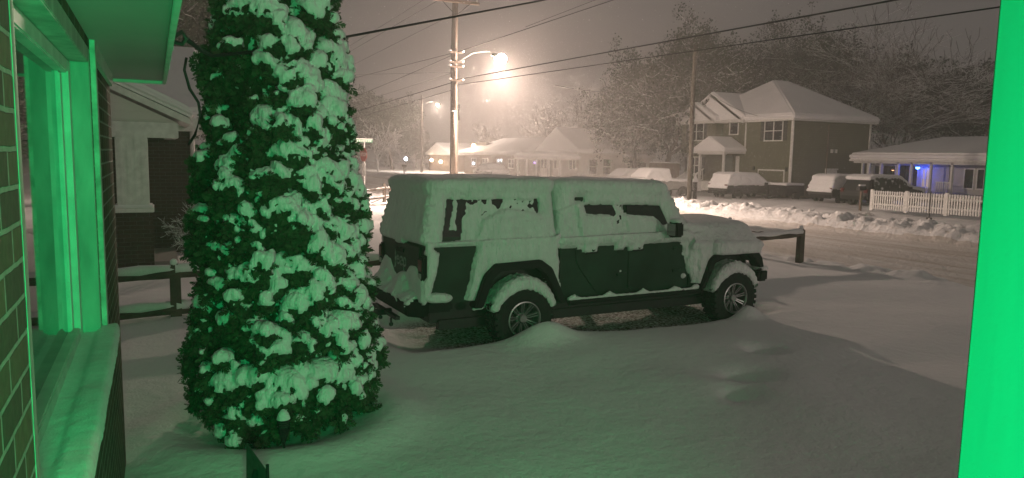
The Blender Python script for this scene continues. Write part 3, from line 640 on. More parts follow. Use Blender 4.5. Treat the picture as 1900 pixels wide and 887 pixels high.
def bough(t, z, w_, h_, seed, load=1.0):
    r = random.Random(seed); o = np.array([math.cos(t), math.sin(t), 0]); tn = np.array([-math.sin(t), math.cos(t), 0])
    dn = o*r.uniform(.35, .6)+np.array([0, 0, -1]); dn /= np.linalg.norm(dn); nm = np.cross(tn, dn); nm = nm if nm@o > 0 else -nm
    Rm = np.stack([tn, dn, nm], 1); c = o*(float(crown_r(z))-.05+r.uniform(-.05, .09)*(1 if load < 1.2 else .4))+np.array([0, 0, z])
    dep = .05+.30*min(w_, h_)
    bo.ico(c, (w_*.44, h_*.46, dep), 2, Rm); BC.append((*c, max(w_, h_)*.6, load))
    for k in range(3+int(w_*26)):     # fingers of the bough hanging below and beside it
        u = r.uniform(-.5, .5); v = r.uniform(-.25, .62)
        q = c+tn*u*w_+dn*v*h_+nm*r.uniform(.0, .04); s_ = r.uniform(.12, .24)*min(w_, h_)+.018
        bo.ico(q, (s_*r.uniform(.6, 1), s_*r.uniform(1.0, 1.8), s_*.8), 1, Rm)
def place(px, py, wp, hp, seed):
    d = ray(px, py); d = d/np.linalg.norm(d)
    for k in range(400):
        q = CAM+d*(4.4+k*.008); z = q[2]-.15
        if 0 < z < 5.4 and math.hypot(q[0]-TX, q[1]-TY) < crown_r(z): break
    else: return
    dist = 4.4+k*.008; bough(math.atan2(q[1]-TY, q[0]-TX), z, wp*dist/1355, hp*dist/1355, seed, 1.25)
BIG = [(545, 75, 50, 60), (590, 20, 60, 60), (545, 150, 70, 80), (615, 110, 55, 80), (612, 185, 60, 80), (555, 205, 70, 60), (490, 30, 60, 50), (455, 15, 70, 35), (575, 250, 60, 40), (612, 258, 70, 60), (548, 300, 90, 70), (605, 330, 80, 90), (640, 250, 40, 60), (645, 350, 60, 90),
       (500, 350, 50, 60), (482, 372, 60, 50), (590, 290, 60, 50), (630, 440, 60, 50), (612, 490, 80, 90), (575, 450, 60, 50), (475, 530, 90, 60), (560, 575, 70, 60), (590, 620, 70, 50), (650, 560, 60, 60), (640, 610, 70, 60), (500, 650, 70, 60), (440, 600, 60, 40), (420, 725, 70, 60), (600, 705, 100, 50),
       (660, 670, 80, 90), (530, 720, 90, 50), (480, 715, 50, 50), (680, 750, 80, 90), (705, 690, 50, 70), (640, 720, 60, 50), (375, 430, 70, 50), (345, 485, 60, 60), (440, 300, 50, 30), (420, 320, 40, 30), (520, 400, 60, 60), (550, 425, 70, 60), (470, 430, 60, 60), (440, 780, 70, 70), (355, 745, 70, 60), (380, 580, 60, 50), (650, 500, 50, 80), (560, 510, 60, 60), (395, 25, 40, 40), (590, 395, 60, 60), (665, 430, 40, 60), (490, 230, 50, 40), (500, 90, 40, 60), (640, 310, 40, 50)]
for k, q_ in enumerate(BIG): place(*q_, k)
for k in range(560):
    t = rng.uniform(0, 2*math.pi); z = rng.uniform(.10, 5.2); w_ = rng.uniform(.07, .20)
    bough(t, z, w_, w_*rng.uniform(.8, 1.4), 2000+k, rng.uniform(.35, 1.15)*(1.0 if z > .4 else .7))
V0, F0, N0 = voxel(bo, .0185, 0)
V1 = V0+N0*(.016*fbm(V0*16, 3, 13)+.012*fbm(V0*42, 2, 14))[:, None]
raw('foliage', V1, F0, leafm, tree)
BCa = np.array(BC); load = np.full(len(V0), .35)
for s0 in range(0, len(V0), 20000):
    d_ = np.linalg.norm(V0[s0:s0+20000, None, :]-BCa[None, :, :3], axis=2)/BCa[None, :, 3]; j = d_.argmin(1); load[s0:s0+20000] = np.where(d_.min(1) < 1.25, BCa[j, 4], .25)
# smooth normals over the mesh so the snow lies in pads, not on every bump
def smooth_n(N, F, it):
    for _ in range(it):
        A = np.zeros_like(N); m = N[F].mean(1)
        for c in range(4): np.add.at(A, F[:, c], m)
        N = A/(np.linalg.norm(A, axis=1)[:, None]+1e-9)
    return N
NS = smooth_n(N0, F0, 3)
ang_ = np.arctan2(V0[:, 1], V0[:, 0]); facing = .5+.5*np.cos(ang_-R_(-55))      # windward side carries most
val = NS[:, 2]+.55*fbm(V0*11, 3, 21)+.50*fbm(V0*30, 2, 22)-(.89-.62*load*(.50+.68*facing))
T_ = np.where(val > 0, .005+.042*np.sqrt(np.clip(val, 0, .7))*np.clip(load, .4, 1.2)+.006*fbm(V0*30, 2, 23), -.02)
V2 = V0+NS*T_[:, None]+np.array([0, 0, 1])*np.maximum(T_, 0)[:, None]*.45; V2 = V2+NS*(.004*fbm(V0*60, 2, 24))[:, None]
keep = (T_[F0] > 0).any(axis=1); Fk = F0[keep]; used = np.unique(Fk); idx = -np.ones(len(V0), np.int64); idx[used] = np.arange(len(used))
raw('snow_clump', V2[used], idx[Fk].astype(np.int32), snow_side, tree)['kind'] = 'stuff'
def sprays(n, seed, size, mask, off):
    g = np.random.default_rng(seed); ids = g.choice(np.nonzero(mask)[0], n); c = V1[ids]+NS[ids]*off; o = NS[ids]; n = len(ids)
    tn = np.cross(o, np.array([0, 0, 1.0])); tn /= np.linalg.norm(tn, axis=1)[:, None]+1e-6; up = np.array([0, 0, 1.0]); Vs = []; Fs = []; cnt = 0
    main = o*g.uniform(.3, 1.1, (n, 1))+tn*g.uniform(-.9, .9, (n, 1))+up*g.uniform(-.9, .5, (n, 1)); main /= np.linalg.norm(main, axis=1)[:, None]
    side = np.cross(main, g.normal(0, 1, (n, 3))); side /= np.linalg.norm(side, axis=1)[:, None]+1e-9
    L = g.uniform(size[0], size[1], n)
    for f_, a_, l_ in ((0, 0, 1.0), (.25, .75, .5), (.25, -.75, .5), (.5, .6, .42), (.5, -.6, .42), (.72, .5, .3), (.72, -.5, .3), (.05, 1.0, .4), (.05, -1.0, .4)):
        st = c+main*(L*f_)[:, None]; dr = main*math.cos(a_)+side*math.sin(a_); pr = main*-math.sin(a_)+side*math.cos(a_)
        ll = (L*l_)[:, None]; wd = (L*.08)[:, None]
        q = np.stack([st-pr*wd*.6, st+dr*ll*.6-pr*wd, st+dr*ll, st+dr*ll*.6+pr*wd], 1); Vs.append(q.reshape(-1, 3))
        Fs.append(np.arange(n*4).reshape(-1, 4)+cnt); cnt += n*4
    return np.concatenate(Vs), np.concatenate(Fs).astype(np.int32)
Va, Fa = sprays(34000, 7, (.022, .06), val < .05, .0); Vb, Fb = sprays(4500, 8, (.05, .11), (val < .05), -.01)
o_ = raw('spray', np.concatenate([Va, Vb]), np.concatenate([Fa, Fb+len(Va)]), leafm2, tree, smooth=False); o_['kind'] = 'stuff'

# ---------------------------------------------------------------- bare and leafy trees
def seg_mesh(S, n=3):
    S = np.array(S); p0, p1, r0, r1 = S[:, :3], S[:, 3:6], S[:, 6], S[:, 7]; d = p1-p0; d /= np.linalg.norm(d, axis=1)[:, None]+1e-9
    ref = np.where(np.abs(d[:, 2:3]) < .9, np.array([[0, 0, 1.0]]), np.array([[1.0, 0, 0]])); a = np.cross(d, ref); a /= np.linalg.norm(a, axis=1)[:, None]; b = np.cross(d, a)
    V = []
    for p, r in ((p0, r0), (p1, r1)):
        for k in range(n): t = 2*math.pi*k/n+.5; V.append(p+(a*math.cos(t)+b*math.sin(t))*r[:, None])
    V = np.stack(V, 1).reshape(-1, 3); m = len(S); o = np.arange(m)[:, None]*2*n
    F = np.concatenate([o+np.array([[k, (k+1) % n, n+(k+1) % n, n+k]]) for k in range(n)])
    return V, F.astype(np.int32)
def grow(seed, H, lean=0, spread=.55, levels=5, trunk_frac=.25, rad=None, twig=.012, kids=(3, 5), droop=0):
    r = random.Random(seed); S = []; tips = []; rad = rad or H*.022
    def br(p, d, L, ra, lv):
        k = 3 if lv < levels-1 else 2; st = L/k; q = np.array(p); dd = np.array(d)
        nodes = [(q.copy(), dd.copy(), ra)]
        for i in range(k):
            dd = dd+np.array([r.uniform(-1, 1), r.uniform(-1, 1), r.uniform(-.5, .8)-droop*lv*.2])*(.16+.05*lv); dd /= np.linalg.norm(dd)
            q2 = q+dd*st; rb = ra*(1-.42*(i+1)/k) if lv < levels else ra*.5; S.append((*q, *q2, max(ra*(1-.42*i/k), twig*.6), max(rb, twig*.5))); q = q2; nodes.append((q.copy(), dd.copy(), rb))
        if lv >= levels: tips.append(q); return
        for c in range(r.randint(*kids)):
            f = r.randint(1, k) if lv else r.choice([k, k, k-1]); b_, bd, brad = nodes[f]
            ax = np.array([r.gauss(0, 1), r.gauss(0, 1), r.gauss(0, .6)+.15]); ax -= bd*(ax@bd)*.6; ax /= np.linalg.norm(ax)
            nd = bd*(1-spread)+ax*spread+np.array([0, 0, .10]); nd /= np.linalg.norm(nd); br(b_, nd, L*r.uniform(.62, .85), brad*r.uniform(.5, .75), lv+1)
        br(nodes[-1][0], nodes[-1][1], L*.8, nodes[-1][2]*.8, lv+1)
    br(np.zeros(3), (lean, 0, 1), H*trunk_frac, rad, 0)
    return np.array(S), np.array(tips)
def tree_at(name, label, x, y, H, seed, kind='bare', group=None, mt=None, width=1.0, z=None, sink=0):
    lv = 5 if kind != 'small' else 5
    S, tips = grow(seed, H, levels=lv, spread=.60 if kind == 'small' else .55, trunk_frac=.27 if kind != 'small' else .30, kids=(3, 4) if kind != 'small' else (2, 3), twig=.030 if kind != 'small' else .05)
    zmax = S[:, 5].max(); k = H/zmax; S[:, :6] *= k; tips = tips*k; S[:, [0, 1, 3, 4]] *= width; tips[:, :2] *= width
    t = empty(name, (x, y, (gz(x, y) if z is None else z)-.1-sink), random.Random(seed).uniform(0, 6.28), label, 'tree', group)
    big = S[:, 6] > H*.006
    V, F = seg_mesh(S[big], 6); raw('trunk', V, F, mt or twigm, t)
    V, F = seg_mesh(S[~big], 3); o = raw('crown', V, F, mt or twigm, t, smooth=False)
    if kind == 'leafy':
        g = np.random.default_rng(seed); n = 22; c = np.repeat(tips, n, 0)+g.normal(0, .045*H**.5*1.3, (len(tips)*n, 3)); m = len(c)
        a_ = g.normal(0, 1, (m, 3)); a_ /= np.linalg.norm(a_, axis=1)[:, None]; b_ = np.cross(a_, g.normal(0, 1, (m, 3))); b_ /= np.linalg.norm(b_, axis=1)[:, None]
        s = g.uniform(.04, .12, (m, 1)); V = np.stack([c-a_*s-b_*s*.4, c+a_*s-b_*s*.3, c+a_*s*.4+b_*s, c-a_*s*.7+b_*s*.8], 1).reshape(-1, 3)
        raw('leaf_mass', V, np.arange(m*4).reshape(-1, 4).astype(np.int32), conif, t, smooth=False)
    return t
G_TR = 'snowy trees behind the houses'
def tp(px, ytop, dep):   # base position and height of a tree seen at that column
    b = atd(px, 300, dep); t = atd(px, ytop, dep); return b[0], b[1], t[2]
TREES = [('oak_tree', 'round leafy dark tree, tallest of the far left group behind the road sign', 728, 168, 104, 1, 'leafy', 1.0),
         ('oak_tree', 'leafy dark tree at the left end of the far left group, beside the evergreen', 662, 186, 110, 2, 'leafy', 1.1),
         ('oak_tree', 'low leafy tree right of the far left group beside the distant street lamp', 772, 232, 116, 3, 'leafy', 1.0),
         ('bare_tree', 'faint hazy bare tree right behind the ranch house roof', 905, 225, 112, 4, 'bare', 1.0),
         ('bare_tree', 'hazy bare tree rising behind the peak of the white cottage', 1015, 185, 92, 5, 'bare', 1.1),
         ('bare_tree', 'wide bare tree behind the right part of the white cottage roof', 1105, 150, 84, 6, 'bare', 1.2),
         ('tall_tree', 'tallest dense dark tree with a narrow round top, right of the street lamp', 1232, 44, 66, 7, 'leafy', .85),
         ('tall_tree', 'shorter dense tree leaning against the left side of the tallest one', 1180, 132, 70, 8, 'leafy', 1.0),
         ('tall_tree', 'dense dark tree just left behind the two storey house gable', 1330, 82, 74, 9, 'leafy', 1.1),
         ('tall_tree', 'broad dark tree right behind the hip roof peak of the two storey house', 1450, 48, 78, 10, 'leafy', 1.2),
         ('bare_tree', 'big bare snow lined tree over the right end of the two storey house', 1570, 18, 70, 11, 'bare', 1.25),
         ('bare_tree', 'bare snow lined tree with thick forks right of the two storey house', 1665, 60, 66, 12, 'bare', 1.1),
         ('tall_tree', 'dark dense tree behind the left part of the porch house roof', 1700, 120, 74, 13, 'leafy', 1.1),
         ('tall_tree', 'dark dense tree behind the right part of the porch house roof', 1810, 140, 70, 14, 'leafy', 1.1),
         ('tall_tree', 'farthest tree between the two storey house peak and its right corner', 1520, 90, 95, 15, 'leafy', 1.2)]
for nm, lb, px, yt, dep, sd, kd, wd in TREES:
    if px > 1150: dep *= .93; yt -= 22; wd *= 1.12
    x, y, H = tp(px, yt, dep); tree_at(nm, lb, x, y, H, sd, kd, G_TR, width=wd)
x, y, H = tp(352, -60, 34); tree_at('pine_tree', 'dark tree behind the neighbouring brick house roof at the left', x, y, H, 21, 'leafy', width=.9)
x, y, H = tp(395, 60, 40); tree_at('pine_tree', 'dark tree between the neighbouring roof and the tall evergreen', x, y, H, 22, 'leafy', width=.9)
x, y, H = tp(702, 222, 86); tree_at('small_tree', 'small bare tree with bright snow on every branch beside the road sign', x, y, H, 31, 'small', mt=twigm_light, width=1.15)
# shrub by neighbour's wall and cottage
def shrub(name, label, x, y, H, W_, seed, mt=None, group=None):
    S, tips = grow(seed, H, levels=4, spread=.75, trunk_frac=.25, kids=(4, 5), twig=.008); k = H/S[:, 5].max(); S[:, :6] *= k; r = np.abs(S[:, 3:5]).max(); S[:, [0, 1, 3, 4]] *= W_/r
    V, F = seg_mesh(S, 3); o = raw(name, V, F, mt or twigm_light, None, False); o.location = (x, y, gz(x, y)-.05); tag(o, label, 'shrub', group)
shrub('shrub', 'leafless shrub against the dark brick wall left of the evergreen', .62, 14.6, 1.5, .7, 41, twigm)
q = atx(1095, 305, 33); shrub('shrub', 'snow covered round bush under the right windows of the white cottage', q[0]-.6, q[1], 1.6, 1.3, 42)
q = atx(950, 305, 32); shrub('shrub', 'arching snow covered bush left of the white cottage porch', q[0]-1, q[1]+3, 1.8, 1.6, 43)
# ---------------------------------------------------------------- helpers for houses
class PB(MB):     # world coordinates, parented to a thing at an origin without rotation
    def __init__(s, root): super().__init__(); s.root = root; s.o = np.array(root.location)
    def put(s, name, m, parent=None, **k):
        s.v = [tuple(np.array(q)-s.o) for q in s.v]; return s.build(name, m, parent or s.root, **k)
def hip(root, x0, x1, y0, y1, ze, p0, p1, zr, th=.16, sn=.20, snow_m=None, trim=None, name='roof'):
    """hip or gable roof: eave rectangle and a ridge from p0 to p1, with its snow"""
    def solid(e, a, zb):
        v = [(x0-e, y0-e, ze+zb), (x1+e, y0-e, ze+zb), (x1+e, y1+e, ze+zb), (x0-e, y1+e, ze+zb)]
        al = abs(p1[0]-p0[0]) >= abs(p1[1]-p0[1])
        def ext(p, s):
            q = list(p); k = 0 if al else 1; lim = ((x0, x1) if al else (y0, y1))[0 if s < 0 else 1]
            if abs(q[k]-lim) < .02: q[k] += s*e
            return q
        a0, a1 = ext(p0, -1), ext(p1, 1)
        v2 = [(q[0], q[1], q[2]+a) for q in v]; r = [(a0[0], a0[1], zr+a), (a1[0], a1[1], zr+a)]
        V = v+v2+r
        if al: F = [(0, 1, 5, 4), (1, 2, 6, 5), (2, 3, 7, 6), (3, 0, 4, 7), (4, 5, 9, 8), (5, 6, 9), (6, 7, 8, 9), (7, 4, 8)]
        else: F = [(0, 1, 5, 4), (1, 2, 6, 5), (2, 3, 7, 6), (3, 0, 4, 7), (4, 5, 8), (5, 6, 9, 8), (6, 7, 9), (7, 4, 8, 9)]
        return V, F+[(0, 3, 2, 1)]
    V, F = solid(0, th, 0); rf = PB(root); rf.add(V, F); r_ = rf.put(name, trim or white)
    V, F = solid(.06, th+sn, th+.004); s_ = PB(root); s_.add(V, F); s_.put('roof_snow', snow_m or snow_far, r_, bevel=sn*.42, seg=3)
    return r_
def window(root, x, y, z, w_, h_, face, shutters=False, mull=2, lit=None, name='window', frame=white, cross=True):
    """window centred at x, y, z; face is '-x' or '-y'"""
    b = PB(root); g = PB(root); t = .06
    def bx(B, u0, u1, z0, z1, d0, d1):
        if face == '-x': B.box(x-d1, x-d0, y+u0, y+u1, z0, z1)
        else: B.box(x+u0, x+u1, y-d1, y-d0, z0, z1)
    z0, z1 = z-h_/2, z+h_/2
    bx(b, -w_/2-t, w_/2+t, z1, z1+t*1.3, 0, .06); bx(b, -w_/2-t, w_/2+t, z0-t*1.3, z0, 0, .07)
    bx(b, -w_/2-t, -w_/2, z0, z1, 0, .06); bx(b, w_/2, w_/2+t, z0, z1, 0, .06)
    for k in range(1, mull): u = -w_/2+w_*k/mull; bx(b, u-.035, u+.035, z0, z1, .005, .05)
    if cross: bx(b, -w_/2, w_/2, z-.025, z+.025, .008, .045)
    fr = b.put(name, frame)
    bx(g, -w_/2, w_/2, z0, z1, .002, .012); g.put('pane', lit or glass, fr)
    if shutters:
        for s in (-1, 1):
            k = PB(root); u = s*(w_/2+t+.18); bx(k, u-.16, u+.16, z0-.03, z1+.03, .001, .04); k.put('shutter', mat('dark_shutter', (.03, .035, .03), .6), fr)
    return fr
# ---------------------------------------------------------------- neighbouring brick house at the left
nb = empty('neighbour_house', (-2.5, 17, .1), 0, 'dark brick house with snowy porch gable seen between the near wall and the evergreen', 'house')
dbx = brick_mat('dark_brick', 0, (.055, .035, .025), (.04, .028, .02), (.10, .095, .085))
PB(nb).box(-7, .80, 17, 25, -.2, 2.82).put('wall', dbx)
hip(nb, -7.2, 1.05, 16.7, 25.3, 2.80, (-6, 21), (1.05, 21), 4.75, th=.14, sn=.18)
PB(nb).box(-4.2, .42, 14.75, 14.97, 2.62, 2.90).box(.20, .42, 14.97, 17, 2.62, 2.90).put('porch_beam', white, bevel=.01)
gab = PB(nb); gab.prism([(.40, 2.905), (-4.2, 2.905), (-1.9, 3.98)], 1, 14.80, 14.9).put('gable', sid_white)
PB(nb).prism([(.62, 2.86), (.62, 2.98), (-1.9, 4.16), (-4.4, 2.98), (-4.4, 2.86), (-1.9, 4.02)], 1, 14.60, 17.2).put('porch_roof', white, bevel=.008)
v_ = PB(nb); v_.prism([(.70, 2.96), (.72, 3.10), (.60, 3.2), (-1.9, 4.40), (-4.5, 3.15), (-4.5, 2.96), (-1.9, 4.165)], 1, 14.54, 17.3); v_.put('porch_snow', snow_far, bevel=.07, seg=3)
PB(nb).box(.66, .76, 14.58, 14.68, 2.78, 2.98).put('gutter_end', white)
cm_ = PB(nb)
cx, cy = aty(275, 300, 14.75)[0]-.26, 14.95
cm_.box(cx-.26, cx+.26, cy-.2, cy+.2, 1.36, 2.62)
col = cm_.put('column', white, bevel=.01)
for u in (-.17, -.06, .06, .17):
    k = PB(nb); k.hexa([(cx+u-.02, cy-.215, 1.4), (cx+u+.02, cy-.215, 1.4), (cx+u+.02, cy-.19, 1.4), (cx+u-.02, cy-.19, 1.4)], [(cx+u-.018, cy-.215, 2.6), (cx+u+.018, cy-.215, 2.6), (cx+u+.018, cy-.19, 2.6), (cx+u-.018, cy-.19, 2.6)]); k.put('column_rib', white, col)
PB(nb).box(cx-.33, cx+.33, cy-.27, cy+.27, 1.28, 1.36).put('pier_cap', white, bevel=.01)
PB(nb).box(cx-.32, cx+.33, cy-.27, cy+.22, 1.362, 1.42).put('pier_snow', snow, bevel=.025)
PB(nb).box(cx-.30, cx+.30, cy-.24, cy+.24, 0, 1.28).put('pier', dbx)
PB(nb).box(-4.2, .35, 14.9, 17, .0, .35).put('porch_floor', mat('concrete', (.25, .24, .22), .9))
PB(nb).box(-3.0, -.9, 14.85, 14.93, .35, 1.15).put('porch_wall', dbx)
PB(nb).tube((.74, 16.9, .2), (.74, 16.9, 2.8), .045).put('downpipe', white)
# ---------------------------------------------------------------- split rail fences
fwood = mat('fence_wood', (.075, .058, .045), .9, noise=.35, nscale=6, bump=.01, bscale=20)
def fence(name, label, pts, rails, low=None, capsize=True, group=None, r=.055, hpost=.98):
    root = empty(name, (pts[0][0], pts[0][1], gz(*pts[0][:2])), 0, label, 'fence', group)
    rnd = random.Random(int(pts[0][1]*10)); gp = [gz(*p[:2]) for p in pts]
    for i, p in enumerate(pts):
        if len(p) > 2: continue
        b = PB(root); x, y = p; h = hpost+rnd.uniform(-.02, .03); b.hexa([(x-.07, y-.06, -.1), (x+.07, y-.06, -.1), (x+.07, y+.06, -.1), (x-.07, y+.06, -.1)], [(x-.065, y-.055, h-.10), (x+.065, y-.055, h-.10), (x+.065, y+.055, h-.10), (x-.065, y+.055, h-.10)])
        b.add([(x-.065, y-.055, h-.10), (x+.065, y-.055, h-.10), (x+.065, y+.055, h-.10), (x-.065, y+.055, h-.10), (x, y, h)], [(0, 1, 4), (1, 2, 4), (2, 3, 4), (3, 0, 4)])
        po = b.put('post', fwood)
        if capsize: PB(root).ico((x-.01, y-.01, h-.03), (.05, .045, .05), 2).put('post_snow', snow, po, smooth=True)
    for i in range(len(pts)-1):
        for z in rails:
            if low is not None and z < .5 and i not in low: continue
            a = np.array([*pts[i][:2], z+rnd.uniform(-.02, .02)]); c = np.array([*pts[i+1][:2], z+rnd.uniform(-.02, .02)]); n = 14
            P = [a+(c-a)*k/n+np.array([0, 0, -.02*math.sin(math.pi*k/n)+rnd.uniform(-.004, .004)]) for k in range(n+1)]
            rl = PB(root); rl.path(P, [r*1.05+rnd.uniform(-.006, .006) for _ in P], 6); ro = rl.put('rail', fwood)
            sp = [q+np.array([0, 0, r*.9]) for q in P]; s_ = PB(root); s_.path(sp, [(.066 if capsize else .018)+.012*math.sin(k*1.7+i) for k in range(n+1)], 8); s_.put('rail_snow', snow, ro, smooth=True)
dxy = np.array([12.74-.2, 11.56-10.51])
fa = [(.2-2.95, 10.26, 0)]+[(.2+dxy[0]*k/4, 10.51+dxy[1]*k/4) for k in range(5)]
fence('rail_fence', 'weathered split rail fence with snow on its rails, running behind the pickup truck', [tuple(p) for p in fa], (.30, .80), low=(0, 1, 2, 3), r=.065)
qb = [(12.74, 11.56, 0)]+[(12.74-.08*(k*2.05), 11.56+k*2.05*1.0) for k in range(1, 13)]
fence('rail_fence', 'split rail fence along the near edge of the street, behind the truck hood', qb, (.42, .80), low=(6, 7, 8, 9, 10, 11), r=.045)
e_ = qb[-1]
fence('rail_fence', 'short piece of rail fence left of the truck roof near the stop sign', [(10.78, 35.3), (9.6, 33.2), (8.0, 31.0)], (.42, .82), hpost=1.08, capsize=False, r=.045)
# ---------------------------------------------------------------- utility poles, lamp, wires
def pole(name, label, x, y, H, r=.15, rt=.11, m=None):
    o = empty(name, (x, y, 0), 0, label, 'utility pole'); b = MB(); n = 14
    b.path([(0.03*math.sin(k*.5), 0, -.2+(H+.2)*k/n) for k in range(n+1)], [r+(rt-r)*k/n for k in range(n+1)], 12); b.build('shaft', m or mat('pole_wood', (.055, .038, .025), .85, noise=.35, nscale=7, bump=.012, bscale=18, stretch=(1, 1, .12)), o, smooth=True); return o
bp_ = atx(842, 310, 12.35); tpp = atx(856, 0, 12.35)
pl = pole('utility_pole', 'tall wooden utility pole with the lit street lamp, behind the pickup roof', bp_[0], bp_[1], 9.9, .17, .13)
px0, py0 = bp_[0], bp_[1]
PB(pl).box(px0-1.1, px0+1.1, py0-.20, py0-.10, 9.15, 9.27).put('crossarm', bark); cr_ = pl.children[-1]
for u in (-1.0, -.5, .55, 1.0): PB(pl).lathe([(.0, 0), (.05, .01), (.03, .06), (.055, .09), (.03, .14), (0, .17)], (px0+u, py0-.15, 9.27), 2, 10).put('insulator', white, cr_)
PB(pl).tube((px0-.7, py0-.15, 9.2), (px0, py0-.12, 8.6), .02).tube((px0+.7, py0-.15, 9.2), (px0, py0-.12, 8.6), .02).put('brace', darkm)
PB(pl).box(px0+.17, px0+.25, py0-.08, py0+.08, 4.0, 4.7).put('cable_box', darkm)
for z in (5.75, 6.35, 6.55, 7.0):
    k = PB(pl); k.box(px0-.30, px0+.30, py0-.24, py0-.14, z-.04, z+.04); h_ = k.put('bracket', bark)
    for u in (-.3, .3): PB(pl).ico((px0+u, py0-.19, z+.05), (.09, .07, .05), 1).put('bracket_snow', snow, h_, smooth=True)
k = PB(pl); k.path([(px0-.17, py0-.05, .2), (px0-.19, py0-.05, 2), (px0-.17, py0-.05, 4), (px0-.18, py0-.05, 7.3)], .03); k.put('conduit', darkm)
# the old shortened pole strapped next to it
k2 = atx(836, 300, 12.1)
sp_ = empty('pole_stub', (k2[0], k2[1]-.4, 0), 0, 'short cut off old pole standing against the tall utility pole', 'pole stub')
MB().path([(.02, 0, -.2), (.0, 0, 2), (-.03, 0, 4.32)], [.14, .13, .125], 12).build('shaft', bark, sp_, smooth=True); MB().ico((-.03, 0, 4.33), (.13, .13, .05), 2).build('stub_snow', snow, sp_, smooth=True)
def cobra(root, p0, lamp_p, bowl=.27):
    """arm from the pole to a lamp head"""
    a, b = np.array(p0), np.array(lamp_p); d = b-a
    k = PB(root); k.path([a+np.array([0, 0, .0]), a+d*.35+np.array([0, 0, .35]), a+d*.7+np.array([0, 0, .36]), b+np.array([0, 0, .12])], .03); ar = k.put('lamp_arm', mat('dull_arm_metal', (.10, .10, .095), .7))
    k = PB(root); k.hexa([b+np.array(q) for q in ((-.45, -.10, .02), (.28, -.15, .02), (.28, .15, .02), (-.45, .10, .02))], [b+np.array(q) for q in ((-.45, -.06, .14), (.22, -.10, .18), (.22, .10, .18), (-.45, .06, .14))]); hd = k.put('lamp_head', mat('dull_arm_metal', (.10, .10, .095)), ar, bevel=.02)
    k = PB(root); k.ico(b+np.array([.0, 0, -.08]), (bowl, bowl, bowl*.95), 2); k.put('lamp_bowl', mat('lit_bowl', (1, .8, .6), .4, emit=(1, .80, .60), es=60), hd, smooth=True)
cobra(pl, (px0+.1, py0, 6.55), (STREET[0], STREET[1], STREET[2]+.14), .28)
p2 = atx(1281, 300, 24.2); pole('utility_pole', 'plain dark wooden pole in front of the left part of the two storey house', p2[0], p2[1], 8.0, .13, .10, mat('tarred_wood', (.035, .03, .022), .95, noise=.3, nscale=7))
s2 = atd(812, 196, 92)
pl3 = pole('utility_pole', 'distant pole carrying the second street lamp above the far trees', s2[0]-2.0, s2[1]+.3, s2[2]+1.2)
cobra(pl3, (s2[0]-1.9, s2[1]+.3, s2[2]-.1), (s2[0], s2[1], s2[2]+.2), .17); lamp('street_light_far', (s2[0], s2[1], s2[2]-.12), 6500, (1, .80, .66), .2)
cabm = mat('cable_rubber', (.012, .012, .012), .6)
def wire(label, p, q, r, sag=.0, group=None, m=None):
    n = 24; p, q = np.array(p), np.array(q); P = [p+(q-p)*k/n-np.array([0, 0, sag*4*(k/n)*(1-k/n)]) for k in range(n+1)]
    o = MB().path(P, r, 5).build('overhead_cable', m or cabm, smooth=True); return tag(o, label, 'cable', group)
GW = 'overhead wires on the utility pole'
c0 = np.array([.165, 4.17, 2.97]); cA = atd(585, 79, 6.4); cB = atd(1010, 0, 11.2); d_ = (cB-cA)
mid = atd(395, 104, 5.0)
o = MB().path([c0, c0*.5+mid*.5-np.array([0, 0, .01]), mid, cA*.4+mid*.6-np.array([0, 0, .01]), cA, cA+d_*.5, cB, cB+d_*.6+np.array([0, 0, .05]), cB+d_*1.4+np.array([0, 0, .2])], .0125, 6).build('service_drop', cabm, smooth=True)
tag(o, 'thick black service cable crossing from the house eave through the evergreen to the top', 'cable')
D_ = [atd(x, y, dd) for x, y, dd in ((346, 107, 4.9), (342, 130, 4.9), (352, 165, 4.95), (368, 190, 5.0), (372, 215, 5.0), (362, 250, 5.05), (350, 268, 5.1))]
tag(MB().path(D_, .010, 6).build('drip_loop', cabm, smooth=True), 'black cable hanging loose in a curve below the eave of the brick house', 'cable')
DL = [aty(x, y, 14.5) for x, y in ((222, 258), (245, 259), (262, 262), (270, 266))]
PX = px0
def W(label, a, b, ax=12.35, r=.018, sag=0, bx=None):
    return wire(label, atx(a[0], a[1], ax), atx(b[0], b[1], bx or ax), r, sag, GW)
W('lower of the two thick wires running from the utility pole to the upper right', (846, 158), (1870, 11), r=.014)
W('upper of the two thick wires running from the utility pole to the upper right', (846, 148), (1700, -7), r=.019)
W('thin wire rising from the lamp arm height to the top edge, right of the lamp', (850, 96), (1165, -9), r=.014)
W('faintest thin wire rising to the top edge just above the one right of the lamp', (975, 50), (1125, -8), r=.009)
W('highest steep wire from the top edge down to the left of the pole', (790, -3), (630, 97), bx=12.35, r=.012)
W('second steep wire from the top edge down to the left of the pole', (826, -7), (630, 107), r=.012)
W('third steep wire starting on the pole just below its top', (848, 23), (630, 133), r=.010)
W('wire going left from the top bracket of the pole, slightly downward', (846, 97), (640, 149), r=.017, sag=.0)
W('wire going left from the top bracket, sloping down more steeply', (846, 99), (646, 184), r=.015, sag=.05)
W('nearly level faint wire left of the pole', (846, 134), (640, 139), r=.008)
W('thin wire left of the pole falling towards the far leafy trees', (846, 133), (680, 186), r=.009)
W('thick wire left of the pole, upper of the lowest two', (846, 151), (650, 210), r=.022)
W('lowest wire left of the pole, above the road sign', (846, 165), (650, 222), r=.014)
wire('faint sagging wire between the lamp and the tallest tree', atd(1030, 158, 40), atd(1300, 160, 46), .018, .45, GW)
wire('thin wire reaching the gable of the two storey house', atx(1283, 150, 24.2), (37.3, 38.2, 5.45), .012, .25, GW)
